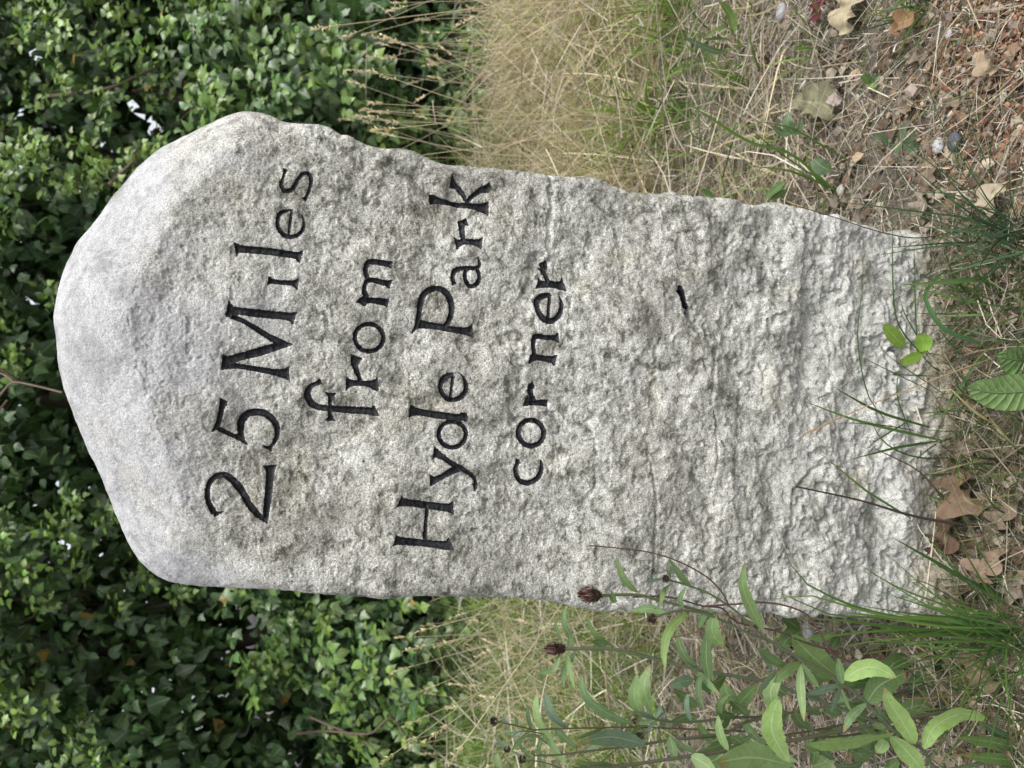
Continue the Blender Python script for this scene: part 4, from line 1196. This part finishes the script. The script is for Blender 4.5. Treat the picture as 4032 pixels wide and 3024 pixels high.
herb('seedling', 'tiny seedling with three yellow-green leaves standing against the foot of the stone', 'seedling', KR4, [
    ([(1440, 585), (1380, 530), (1300, 440)], 85, (0.22, 0.33, 0.06), dict(prof='oval', fold=0.15, roll=0.1)),
    ([(1560, 620), (1560, 560), (1530, 500)], 95, (0.21, 0.36, 0.05), dict(prof='oval', fold=0.3, roll=0.2)),
    ([(1560, 630), (1480, 665), (1400, 695)], 62, (0.20, 0.34, 0.05), dict(prof='oval', fold=0.2, roll=-0.2))], 0.815, M_leaf, base=(1640, 640),
    stems=[([(1660, 640), (1560, 625), (1500, 610), (1440, 585)], 0.0010, 0.0006, (0.16, 0.2, 0.06))])
herb('dandelion_plant', 'toothed dark green leaves reaching in at the bottom left corner of the scene', 'plant', KR5, [
    ([(2300, 1580), (2050, 1500), (1770, 1460)], 85, (0.115, 0.19, 0.06), {}), ([(2300, 1615), (2050, 1600), (1805, 1575)], 72, (0.10, 0.18, 0.055), {}),
    ([(2300, 1560), (2100, 1460), (1930, 1360)], 80, (0.055, 0.105, 0.055), {}), ([(2250, 1640), (2150, 1660), (1950, 1680)], 60, (0.1, 0.17, 0.05), {})], 0.77, M_leaf)
WG = (0.115, 0.175, 0.095)
herb('weed_seedling', 'single oval grey-green leaf low on the soil near the right edge of the stone', 'seedling', KR3, [([(850, 1030), (890, 1070), (960, 1110)], 95, WG, dict(prof='oval', n=(0, -0.4, 0.9)))], 0.98, M_leaf)
herb('weed_seedling', 'grey-green jagged seedling right of the fresh grass clump', 'seedling', KR3, [([(720, 870), (680, 800), (690, 725)], 70, WG, {}), ([(700, 860), (640, 860), (580, 820)], 60, WG, {}), ([(720, 880), (760, 830), (770, 770)], 40, WG, {})], 1.04, M_leaf)
herb('weed_seedling', 'small grey-green seedling with round leaves on the soil near the white pebble', 'seedling', KR3, [([(1330, 950), (1290, 900), (1240, 890)], 75, WG, dict(prof='oval')), ([(1400, 920), (1420, 860), (1430, 790)], 45, WG, {}), ([(1400, 930), (1380, 970), (1370, 1000)], 60, WG, dict(prof='oval')), ([(1420, 920), (1480, 900), (1480, 830)], 40, WG, {}), ([(1430, 940), (1490, 980), (1500, 1020)], 50, WG, {}), ([(1430, 940), (1500, 950), (1560, 930)], 45, WG, {})], 0.925, M_leaf)
herb('weed_seedling', 'pale green clover-like seedling above the grey-olive leaf', 'seedling', KR3, [([(1210, 540), (1190, 510), (1160, 490)], 55, (0.16, 0.25, 0.1), dict(prof='oval')), ([(1220, 545), (1260, 500), (1290, 500)], 45, (0.15, 0.24, 0.1), dict(prof='oval')), ([(1200, 550), (1230, 560), (1260, 545)], 40, (0.18, 0.32, 0.04), dict(prof='oval')), ([(1210, 550), (1240, 580), (1280, 570)], 35, (0.15, 0.24, 0.1), dict(prof='oval'))], 1.0, M_leaf)
herb('weed_seedling', 'bright green leaves half hidden at the top right edge in the litter', 'seedling', KR3, [([(330, 220), (310, 100), (230, 0)], 55, (0.10, 0.16, 0.035), dict()), ([(330, 190), (240, 190), (140, 250)], 42, (0.10, 0.15, 0.035), dict()), ([(320, 260), (240, 260), (130, 260)], 50, WG, {}), ([(280, 330), (200, 330), (0, 240)], 40, WG, {})], 1.25, M_leaf)
herb('weed_seedling', 'green leaves beside the stone in the grass right of the base', 'seedling', KR3, [([(660, 1180), (590, 1240), (520, 1290)], 50, (0.09, 0.16, 0.05), {}), ([(200, 1270), (160, 1255), (110, 1240)], 50, (0.10, 0.18, 0.06), dict(prof='oval')), ([(680, 1230), (610, 1270), (560, 1300)], 40, (0.09, 0.16, 0.05), {})], 1.02, M_leaf)

# ------------------------------------------------------------------ black knapweed on the left
KL1 = (0.170, 0.255, 0.098); KL2 = (0.130, 0.210, 0.090); KL3 = (0.200, 0.300, 0.095); KLB = (0.110, 0.180, 0.066); KLG = (0.145, 0.215, 0.150)
KST = (0.10, 0.125, 0.07); KSD = (0.085, 0.085, 0.05)
def flower_head(t, p, d, ln, r, purple=True):
    """p = where the stem meets the head, d = direction the head points"""
    d = nrm(np.asarray(d, float))
    A = nrm(np.cross(d, [0.3, 0.9, 0.2])); B = np.cross(d, A)
    gg = Geo()
    nr, ns = 7, 10
    V, F = [], []
    for i in range(nr):
        tt = i / (nr - 1)
        rr = r * (0.25 + 1.55 * tt - 0.95 * tt * tt) * 1.05
        for j in range(ns):
            a = 2 * math.pi * j / ns
            V.append(p + d * (ln * 0.55 * tt) + (A * math.cos(a) + B * math.sin(a)) * rr)
    F = [(i * ns + j, i * ns + (j + 1) % ns, (i + 1) * ns + (j + 1) % ns, (i + 1) * ns + j) for i in range(nr - 1) for j in range(ns)]
    gg.add(V, F, (0.055, 0.040, 0.028))
    for i in range(1, nr):
        for j in range(ns):                 # fringed bracts
            a = 2 * math.pi * (j + 0.5 * (i % 2)) / ns
            tt = i / (nr - 1)
            rr = r * (0.25 + 1.55 * tt - 0.95 * tt * tt) * 1.05
            o = A * math.cos(a) + B * math.sin(a)
            s_ = np.cross(d, o)
            q0 = p + d * (ln * 0.55 * tt - r * 0.15) + o * rr * 0.98
            q1 = q0 + o * r * random.uniform(0.18, 0.42) + d * r * random.uniform(0.15, 0.5)
            w = r * 0.16
            c = random.choice([(0.05, 0.035, 0.025), (0.09, 0.06, 0.04), (0.24, 0.19, 0.10), (0.035, 0.025, 0.02)])
            gg.add([q0 - s_ * w, q0 + s_ * w, q1 + s_ * w * 0.2, q1 - s_ * w * 0.2], [(0, 1, 2, 3)], c)
    gg.obj('involucre', M_flower, t)
    gf = Geo()
    k = 120 if purple else 30
    for i in range(k):
        a = random.uniform(0, 6.28); q = math.sqrt(random.random())
        o = A * math.cos(a) + B * math.sin(a)
        q0 = p + d * ln * 0.5 + o * r * 0.75 * q
        q1 = p + d * ln * (1.0 - 0.18 * q * q) * random.uniform(0.88, 1.04) + o * r * (0.95 * q if purple else 0.5 * q)
        m = (q0 + q1) / 2 + o * r * 0.28 * q
        s_ = nrm(np.cross(d, o)) * r * random.uniform(0.05, 0.09)
        c = random.choice([(0.12, 0.045, 0.055), (0.10, 0.04, 0.045), (0.52, 0.38, 0.34), (0.20, 0.10, 0.09), (0.055, 0.03, 0.03), (0.38, 0.25, 0.20)]) if purple else random.choice([(0.04, 0.03, 0.03), (0.10, 0.06, 0.06)])
        gf.add([q0 - s_, q0 + s_, m - s_ * 1.3, m + s_ * 1.3, q1 - s_ * 0.6, q1 + s_ * 0.6], [(0, 1, 3, 2), (2, 3, 5, 4)], c)
    gf.obj('florets', M_flower, t)
def knapweed(label, K, y, stems, leaves, heads, base_y=None):
    b0 = U(*K(*stems[0][0][0]), y)
    t = thing('knapweed_plant', label, 'plant', (b0[0], b0[1], float(gz(b0[0], b0[1]))), 'knapweed plants left of the milestone')
    for pts, r0, r1, col, *o in stems:
        P = trace(K, pts, y + (o[0] if o else 0), y + (o[1] if o else -0.02))
        if len(o) > 2:                      # carry the stem down to the ground
            q = P[0].copy(); q[2] = float(gz(q[0], q[1])) - 0.02
            q[0] += o[2]
            P = np.concatenate([[q], P])
        gg = Geo()
        tube(gg, P, r0 * 0.78, r1 * 0.8, col, sides=6, n=len(P) * 4)
        gg.obj('stem', M_stem, t)
    for pts, w, col, *o in leaves:
        oo = o[0] if o else {}
        ya = y + oo.get('dy0', -0.012)
        P = trace(K, pts, ya, ya + oo.get('dy', random.uniform(-0.035, 0.015)))
        gg = Geo()
        strip(gg, P, w * px_len(y, K, P) * 1.28, np.array(col) * random.uniform(0.88, 1.12), n=14, normal=(random.uniform(-.35, .35), -0.75, 0.62), prof=oo.get('prof', 'lance'), fold=random.uniform(0.08, 0.32), wav=0.03, roll=oo.get('roll', random.uniform(-0.25, 0.25)))
        gg.obj('leaf', M_leaf, t)
    for pc, pd, ln, r, pu in heads:
        p = U(*K(*pc), y - 0.015); q = U(*K(*pd), y - 0.03)
        k = px_len(y, K, p[None])
        flower_head(t, p, q - p, ln * k * (1.25 if pu else 1.1), r * k * 1.0, pu)
    return t
random.seed(11)
k3 = lambda *pts: [((2900 + x / 2.212 - 2100) * 2.013, (2300 + y / 2.212 - 2200) * 2.013) for x, y in pts]
sk = 2.013 / 2.212
# the leaning plant in front
knapweed('leaning knapweed with a wilted pink flower head against the left edge of the stone', K2, 0.775, [
    (k3((1800, 1620), (1620, 1440), (1370, 1270), (1130, 1030), (950, 880), (800, 770), (620, 680), (420, 570), (230, 450), (100, 330), (0, 240)) + [(1550, 375), (1400, 280), (1240, 215), (1100, 175), (1050, 158)], 0.0038, 0.0013, KST, 0.0, -0.01, 0.0),
    ([(2030, 760), (1960, 705), (1830, 635), (1700, 588), (1500, 490), (1350, 432), (1180, 410), (1060, 430), (955, 470)], 0.0022, 0.0015, KST, 0.0, -0.02),
    ([(1430, 445), (1280, 400), (1000, 330), (850, 290), (700, 285), (530, 292)], 0.0019, 0.0022, (0.11, 0.14, 0.05), -0.008, -0.02),
], [([(830, 268), (740, 190), (690, 90), (655, -25)], 46, KL1), ([(1250, 215), (1170, 140), (1080, 0)], 42, KL2), ([(1090, 150), (1068, 85), (1085, 15)], 26, KL2), ([(1020, 165), (960, 168), (885, 178)], 28, KLG),
    ([(1105, 185), (1040, 250), (1000, 385)], 38, KL1), ([(1185, 400), (1165, 310), (1212, 222)], 34, KL2), ([(1050, 432), (920, 395), (768, 418)], 52, KL2), ([(1225, 418), (1085, 555), (1035, 720), (1048, 885)], 58, KL3),
    ([(1430, 400), (1350, 450), (1312, 560)], 46, KL2), ([(1430, 440), (1420, 580), (1505, 710)], 92, KL1, dict(roll=0.2)), ([(1825, 575), (1720, 380), (1660, 200), (1680, 15)], 72, KL1), ([(1400, 960), (1370, 780), (1380, 555)], 76, KLB, dict(dy0=0.05)),
    ([(1330, 270), (1360, 250), (1390, 285)], 40, KLB), ([(600, 285), (640, 330), (620, 250)], 40, KLB),
    ([(2005, 855), (1880, 790), (1765, 700)], 60, KL2), ([(1900, 905), (1850, 810), (1790, 740)], 26, KLG), ([(1935, 890), (1850, 965), (1768, 1072)], 62, KLG), ([(1965, 920), (1880, 1060), (1940, 1262)], 92, KL1), ([(1940, 1100), (1890, 1350), (2025, 1615)], 130, KL3),
    (k3((890, 815), (720, 680), (560, 530), (478, 440)), 165 * sk, KL1, dict(dy0=0.02)), (k3((940, 835), (1080, 740), (1220, 730), (1395, 815)), 125 * sk, KL3, dict(roll=0.25, dy0=-0.03)), (k3((920, 870), (900, 760), (885, 645)), 60 * sk, KL2), (k3((892, 885), (760, 915), (606, 962)), 62 * sk, KLG),
    (k3((903, 905), (860, 1010), (820, 1120)), 48 * sk, KLG), (k3((910, 910), (960, 1040), (1003, 1112)), 28 * sk, KL2), (k3((1130, 1040), (1000, 1150), (930, 1292)), 62 * sk, KL2), (k3((1372, 1300), (1100, 1345), (850, 1375), (596, 1385)), 150 * sk, KL3, dict(prof='spoon', roll=0.1)),
    (k3((1635, 1440), (1720, 1250), (1950, 1130), (2195, 1175)), 125 * sk, KL3), (k3((1560, 1395), (1430, 1170), (1340, 1040), (1285, 895)), 130 * sk, KL3), (k3((1615, 1610), (1480, 1450), (1335, 1315)), 140 * sk, KL3, dict(roll=0.1)), (k3((1300, 1260), (1230, 1230), (1180, 1220)), 50 * sk, KL1), (k3((1270, 1350), (1265, 1410), (1220, 1475)), 90 * sk, KL1),
    (k3((555, 690), (440, 745), (320, 860)), 90 * sk, KL1), (k3((560, 690), (620, 790), (720, 900)), 60 * sk, KLB), (k3((560, 700), (560, 900), (590, 1200)), 60 * sk, KL1),
], [((535, 292), (375, 280), 215, 58, True), ((955, 470), (900, 500), 85, 34, False), ((1055, 158), (1030, 153), 62, 28, False)])
knapweed('upright knapweed with the dark purple flower head beside the stone edge', K2, 0.86, [
    (k3((1560, 1330), (1100, 1150), (700, 1010), (285, 860)) + [(1750, 955), (1500, 915), (1300, 880), (1050, 815), (850, 765), (660, 720), (500, 713), (255, 715)], 0.0032, 0.0026, KST, 0.0, -0.03, 0.0),
], [([(268, 700), (300, 640), (250, 510), (255, 375)], 48, KL2), ([(235, 680), (190, 560), (175, 450)], 26, KL2), ([(270, 735), (290, 880), (332, 1045)], 36, KL1), ([(340, 735), (250, 870), (240, 1018)], 42, KL2), ([(215, 775), (160, 880), (15, 912)], 32, KL2),
    ([(645, 702), (500, 610), (440, 500), (433, 420)], 32, KLB), ([(575, 700), (520, 662), (468, 650)], 55, KL2), ([(1310, 872), (1190, 750), (1128, 555)], 52, KL2), ([(1268, 962), (1180, 972), (1085, 1022)], 72, KLG), ([(1300, 885), (1400, 1000), (1480, 1080)], 50, KL2), ([(1350, 1190), (1310, 1060), (1330, 935), (1450, 930)], 38, KL2),
    ([(1530, 920), (1400, 990), (1270, 930)], 110, KLB, dict(dy0=0.03)),
    (k3((1130, 1040), (1250, 880), (1480, 768)), 165 * sk, KLB, dict(dy0=0.03)), (k3((1300, 790), (1370, 690), (1495, 635)), 130 * sk, KLB, dict(dy0=0.06)), (k3((1500, 925), (1680, 830), (1890, 755)), 175 * sk, (0.07, 0.12, 0.06), dict(dy0=0.05)), (k3((1400, 1110), (1550, 1065), (1700, 1035)), 125 * sk, KL1, dict(dy0=0.04)),
    (k3((400, 290), (480, 340), (560, 400)), 90 * sk, KLB, dict(dy0=0.1)), (k3((400, 560), (440, 480), (560, 420)), 110 * sk, KLB, dict(dy0=0.1)), (k3((640, 470), (740, 460), (850, 420)), 80 * sk, KLB, dict(dy0=0.1)), (k3((830, 560), (860, 500), (900, 450)), 80 * sk, KLB, dict(dy0=0.12)),
], [((258, 715), (120, 715), 205, 44, True)])
k6 = lambda *pts: [((1344 + x / 1.6458 - 2100) * 2.013, (2016 + y / 1.6458 - 2200) * 2.013) for x, y in pts]
s6 = 2.013 / 1.6458
knapweed('tall dark-stemmed knapweed with several small closed buds at its branching top', K2, 0.95, [
    ([(1980, 1400), (1700, 1370), (1450, 1360), (1100, 1345), (760, 1335), (300, 1345), (0, 1356)] + k6((1240, 1410), (1000, 1355)), 0.0024, 0.0012, KSD, 0.0, -0.03, 0.0),
    (k6((1310, 1440), (1200, 1420), (1120, 1440), (1070, 1540)), 0.0012, 0.0009, KST, -0.02, -0.03), (k6((1330, 1500), (1250, 1440), (1210, 1500), (1170, 1600)), 0.0012, 0.0009, KST, -0.02, -0.03), (k6((1420, 1660), (1300, 1620), (1170, 1605)), 0.0013, 0.0009, KST, -0.02, -0.03),
], [([(270, 1342), (150, 1230), (83, 1030)], 62, KLG), ([(265, 1645), (110, 1400), (25, 1220), (38, 1035)], 74, KL1), ([(565, 1342), (380, 1405), (308, 1432)], 62, KLB), ([(780, 1312), (600, 1230), (420, 1090), (373, 905)], 78, KL2), ([(920, 1332), (840, 1335), (765, 1392)], 90, KLB), ([(420, 1525), (560, 1420), (650, 1345)], 56, KL2)]
   + [(k6(*p), w * s6, c) for p, w, c in [([(1070, 1390), (1060, 1330), (1065, 1290)], 18, KLG), ([(1140, 1400), (1135, 1350), (1130, 1320)], 18, KL2), ([(1230, 1410), (1215, 1340), (1200, 1250)], 24, KL2), ([(1010, 1355), (990, 1330), (975, 1300)], 16, KLG), ([(1015, 1365), (980, 1390), (965, 1415)], 16, KL2),
      ([(1170, 1420), (1130, 1440), (1060, 1430)], 24, KLG), ([(1220, 1420), (1140, 1500), (1100, 1560)], 24, KL2), ([(1300, 1450), (1240, 1450), (1180, 1440)], 22, KL2), ([(1310, 1455), (1280, 1520), (1280, 1580)], 26, KLB), ([(1080, 1545), (1040, 1500), (1000, 1460)], 30, KLG), ([(1230, 1600), (1200, 1560), (1130, 1480)], 28, KL2), ([(1030, 1659), (1010, 1600), (1015, 1560)], 40, KL1), ([(1300, 1620), (1270, 1560), (1260, 1530)], 24, KL2), ([(1520, 1520), (1420, 1440), (1370, 1360)], 40, KL2), ([(1180, 1600), (1130, 1560), (1100, 1550)], 18, KLG)]],
  [(k6((1000, 1355))[0], k6((955, 1352))[0], 60 * s6, 25 * s6, False), (k6((1080, 1535))[0], k6((1065, 1548))[0], 46 * s6, 20 * s6, False), (k6((1180, 1603))[0], k6((1150, 1605))[0], 52 * s6, 23 * s6, False)])
knapweed('young knapweed with a crowded grey-green leafy top and two unopened buds', K2, 0.90, [
    ([(1990, 1230), (1870, 1250), (1550, 1262), (1300, 1290), (1100, 1295), (950, 1270)], 0.0030, 0.0018, KST, 0.0, -0.03, 0.0), ([(1050, 1300), (900, 1380), (850, 1410)], 0.0012, 0.001, KST, -0.02, -0.03), ([(940, 1275), (860, 1280), (800, 1288)], 0.0011, 0.0009, KST, -0.03, -0.03),
], [([(870, 1252), (800, 1100), (826, 905)], 78, KL1), ([(942, 1222), (880, 1020), (926, 838)], 84, KL1), ([(960, 1260), (900, 1240), (860, 1190)], 28, KLG), ([(960, 1265), (1000, 1200), (1000, 1140)], 28, KLG), ([(950, 1270), (880, 1240), (780, 1210)], 34, KLG), ([(970, 1280), (930, 1330), (890, 1370)], 26, KLG), ([(1000, 1285), (1040, 1290), (1080, 1340)], 24, KLG), ([(960, 1270), (920, 1220), (900, 1180)], 20, KL2), ([(980, 1280), (1030, 1230), (1060, 1210)], 22, KLG), ([(950, 1280), (890, 1300), (830, 1300)], 26, KL2),
    ([(1545, 1252), (1500, 1160), (1562, 1078)], 52, KL1), ([(1470, 1262), (1480, 1140), (1562, 1072)], 44, KL1), ([(1580, 1232), (1650, 1130), (1785, 985)], 84, KLB), ([(1700, 1242), (1620, 1160), (1575, 1125)], 100, KLB), ([(1250, 1290), (1215, 1180), (1225, 1080), (1260, 1100)], 36, KLG), ([(1300, 1285), (1250, 1250), (1090, 1290)], 80, KLB), ([(1300, 1180), (1200, 1090), (1110, 1040)], 70, KLB, dict(dy0=0.03)), ([(1560, 1262), (1520, 1300), (1490, 1340)], 60, KLB), ([(1600, 1250), (1480, 1230), (1480, 1200)], 50, KL2), ([(1650, 1260), (1750, 1400), (1850, 1470)], 60, KL2, dict(dy0=0.03))],
  [((850, 1408), (825, 1412), 62, 30, False), ((805, 1286), (785, 1287), 46, 20, False)])
knapweed('stout knapweed stem with broad low leaves at the left border of the scene', K2, 0.83, [
    ([(2060, 1440), (1800, 1490), (1500, 1530), (1300, 1555), (1000, 1600), (700, 1640), (330, 1665)], 0.0034, 0.0024, KSD, 0.0, -0.02, 0.0), ([(1500, 1390), (1070, 1440), (800, 1482), (430, 1525), (200, 1555), (0, 1560)], 0.0026, 0.0014, KSD, 0.05, 0.04),
    ([(2000, 1230), (1700, 1290), (1500, 1390), (1200, 1430)], 0.003, 0.002, KSD, 0.06, 0.05),
], [([(885, 1470), (620, 1412), (383, 1450)], 112, KLG, dict(dy0=0.04)), ([(1600, 1432), (1450, 1485), (1295, 1535)], 190, KLB, dict(dy0=0.03)), ([(1545, 1522), (1480, 1380), (1463, 1235)], 54, KL1), ([(2060, 1640), (1750, 1575), (1455, 1615)], 210, KL1, dict(prof='spoon', roll=0.2)), ([(1080, 1400), (1105, 1500), (1122, 1605)], 62, KL2), ([(640, 1520), (560, 1590), (490, 1650)], 46, KLB), ([(1300, 1540), (1180, 1480), (1090, 1405)], 36, KL2), ([(640, 1650), (480, 1650), (330, 1600)], 90, KLB), ([(1700, 1500), (1620, 1440), (1560, 1400)], 80, KLB), ([(1250, 1560), (1350, 1620), (1450, 1700)], 90, KL1), ([(1500, 1400), (1420, 1440), (1290, 1300)], 60, KLB, dict(dy0=0.05)), ([(1900, 1480), (1980, 1560), (2100, 1610)], 50, KL2)], [])
random.seed(77)
low_leaves = []
for i in range(52):
    x, y = random.uniform(1500, 2900), random.uniform(900, 1660)
    if x < 1900 and y < 1150: continue
    a = random.uniform(-0.9, 0.9) + math.pi + random.choice((0, 0, 0, 1.2, -1.2))
    ln = random.uniform(120, 260)
    low_leaves.append(([(x, y), (x + ln * 0.5 * math.cos(a), y + ln * 0.5 * math.sin(a)), (x + ln * math.cos(a + 0.25), y + ln * math.sin(a + 0.25))], random.uniform(45, 105), random.choice((KL2, KLB, KLB, (0.085, 0.14, 0.06), KL1)), dict(dy0=random.uniform(0.04, 0.12))))
knapweed('low leafy knapweed shoots filling the ground under the taller knapweed plants', K2, 0.87, [([(2500, 1400), (2200, 1420), (1900, 1480)], 0.003, 0.0015, KSD, 0.06, 0.05, 0.0)], low_leaves, [])
# brown dead knapweed stalks arching over
def dead_stalk(label, pts, y0, y1, r0, r1, col):
    b = trace(K2, pts[:1], y0, y0)[0]
    t = thing('dead_stalk', label, 'stalk', (b[0], b[1], float(gz(b[0], b[1]))))
    gg = Geo()
    tube(gg, trace(K2, pts, y0, y1), r0, r1, col, sides=5, n=len(pts) * 4, bump=0.08)
    gg.obj('stem', M_stem, t)
    return t
dead_stalk('arched dark brown dead stalk crossing the stone above the knapweed bud', k3((1080, 700), (900, 640), (790, 545), (640, 290), (450, 195), (230, 160), (0, 175)) + [(1340, 378)], 0.77, 0.765, 0.0014, 0.0011, (0.085, 0.05, 0.038))
dead_stalk('thin brown dead stalk curving up across the left side of the stone', [(1545, 360), (1490, 260), (1380, 150), (1230, 60), (1080, -5), (870, -60), (500, -100), (440, -98)], 0.77, 0.76, 0.0011, 0.0007, (0.10, 0.062, 0.045))
dead_stalk('dark brown dead stalk running along the left edge of the stone', k3((870, 590), (600, 510), (350, 410), (0, 330)) + [(1500, 395), (1340, 375), (1150, 320), (1000, 298), (790, 305)], 0.775, 0.765, 0.0015, 0.0010, (0.075, 0.048, 0.036))
dead_stalk('thin reddish dead stalk beside the purple knapweed head', [(1500, 545), (1300, 580), (1000, 650), (740, 715)], 0.84, 0.83, 0.001, 0.0008, (0.15, 0.085, 0.06))

# ------------------------------------------------------------------ tall grass stalks with seed heads
def stalk(label, group, base, tip, mid_off, head_len, col, head=True, r=0.0011):
    t = thing('grass_stalk', label, 'grass stalk', base, group)
    base, tip = np.asarray(base, float), np.asarray(tip, float)
    mid = (base + tip) / 2 + mid_off
    gg = Geo()
    P = tube(gg, [base, mid, tip], r, r * 0.55, col, n=9, sides=5)
    gg.obj('stem', M_dry, t)
    if head:
        gh = Geo()
        d = nrm(P[-1] - P[-2])
        for i in range(22):
            k = random.random()
            q = tip - d * head_len * (k - 0.25)
            o = np.array([random.gauss(0, 1), random.gauss(0, 1), random.gauss(0, 1)]) * 0.5 + d * 1.1
            o = nrm(o) * random.uniform(0.006, 0.013)
            s_ = nrm(np.cross(o, [0.3, 1, 0.2])) * random.uniform(0.0014, 0.0026)
            c = np.array(col) * random.uniform(1.05, 1.6)
            u_ = nrm(np.cross(o, s_)) * 0.001
            gh.add([q, q + o * 0.4 + s_, q + o, q + o * 0.4 - s_, q + o * 0.4 + u_], [(0, 1, 4), (1, 2, 4), (2, 3, 4), (3, 0, 4)], c)
        gh.obj('seed_head', M_dry, t)
    return t
random.seed(31)
SR, SL = 'dry grass stalks rising right of the stone', 'dry grass stalks rising left of the stone'
def traced_stalk(label, group, K, b, t_, y, col=(0.58, 0.50, 0.33), hl=0.06, r=0.0015):
    bb, tt = U(*K(*b), y), U(*K(*t_), y - 0.05)
    if bb[2] > 0.03:
        e = (bb - tt) / max(tt[2] - bb[2], 1e-3)
        bb = bb + e * bb[2] * 0.9; bb[2] = 0.0
    return stalk(label, group, bb, tt, np.array([random.gauss(0, 0.02), 0, 0.0]), hl, col, True, r)
traced_stalk('longest pale straw stalk slanting over the right shoulder of the stone', SR, KG, (1180, 665), (330, 340), 1.5, (0.56, 0.48, 0.32))
traced_stalk('long straw stalk slanting above the right edge with its nodding head high against the hedge', SR, KG, (1190, 460), (390, 175), 1.55)
traced_stalk('pale straw stalk with white tip lying level just right of the stone shoulder', SR, KG, (1100, 525), (305, 515), 1.6, (0.56, 0.49, 0.33))
traced_stalk('straight straw stalk with a pale plump head closest to the stone shoulder', SR, KG, (1000, 595), (345, 610), 1.5, (0.54, 0.46, 0.28))
traced_stalk('tallest hanging seed head at the upper right in front of the dark hedge', SR, KG, (700, 60), (70, 130), 1.7)
traced_stalk('slanting green-tinged stalk crossing the hay right of the stone', SR, KG, (1190, 310), (900, 70), 1.6, (0.42, 0.42, 0.2))
traced_stalk('stalk with a white spikelet in the hay at the upper right', SR, KG, (1190, 230), (870, 235), 1.7, (0.55, 0.5, 0.35))
KG6 = zoomf(1400, 2300, 1.27)
traced_stalk('straw stalk with its head highest left of the stone', SL, KG6, (820, 95), (320, 235), 1.5)
traced_stalk('straw stalk lying low and long left of the stone with pale head', SL, KG6, (890, 155), (415, 305), 1.45)
traced_stalk('leaning stalk with a narrow head low left of the stone', SL, KG6, (860, 250), (270, 325), 1.55)
traced_stalk('long slanting stalk reaching down to the left border of the scene', SL, KG6, (700, 440), (100, 915), 1.4, (0.42, 0.40, 0.22))
traced_stalk('green-tinged stalk with a hooked head near the bare branch', SL, KG6, (640, 500), (280, 695), 1.5, (0.46, 0.42, 0.24))
traced_stalk('stalk with a drooping pale head above the knapweed buds', SL, KG6, (830, 310), (475, 890), 1.4)
traced_stalk('straw stalk with pale head beside the knapweed buds', SL, KG6, (620, 520), (375, 765), 1.45)
for i in range(70):
    right = i < 44
    px = random.uniform(1330, 1900) if right else random.uniform(1560, 2050)
    py = random.uniform(0, 640) if right else random.uniform(2380, 3020)
    y = random.uniform(1.7, 2.7)
    tip = U(px, py, y)
    if tip[2] < 0.2: continue
    b = tip + [random.gauss(0.02 if right else -0.05, 0.14), random.gauss(0, 0.12), 0]
    b[2] = float(gz(b[0], b[1])) - 0.01
    if abs(b[0] + 0.02) < 0.32 and b[1] < 1.1: continue
    c = np.array((0.58, 0.50, 0.34)) * random.uniform(0.75, 1.15)
    kt = c[0] / 0.58
    lab = '%s %s straw stalk with small seed head in the hay %s of the stone' % ('tall' if tip[2] > 0.52 else 'short', 'pale' if kt > 1.02 else ('golden' if kt > 0.88 else 'brownish'), 'right' if right else 'left')
    stalk(lab, lab.replace('stalk with', 'stalks with').replace('head in', 'heads in'), b, tip, np.array([random.gauss(0, 0.03), 0, 0.02]), random.uniform(0.03, 0.06), c)
st = trace(KR4, [(2330, 560), (1900, 700), (1500, 850), (1200, 970), (1060, 1030), (800, 1150)], 0.775, 0.79)
t = thing('grass_stalk', 'tan dry grass stalk with a narrow head lying across the foot of the stone', 'grass stalk', st[0])
gg = Geo(); P = tube(gg, st, 0.0011, 0.0007, (0.42, 0.30, 0.17), n=14, sides=5); gg.obj('stem', M_dry, t)
gh = Geo()
for i in range(18):
    k = i / 17
    q = st[-2] * (1 - k) + st[-1] * k
    o = nrm(st[-1] - st[-2]) * 0.012 + np.array([random.gauss(0, .002), -0.001, random.gauss(0, .002)])
    s_ = nrm(np.cross(o, [0, 1, 0])) * 0.0011
    gh.add([q, q + o * 0.4 + s_, q + o, q + o * 0.4 - s_], [(0, 1, 2, 3)], np.array((0.46, 0.33, 0.20)) * random.uniform(0.8, 1.3))
gh.obj('seed_head', M_dry, t)
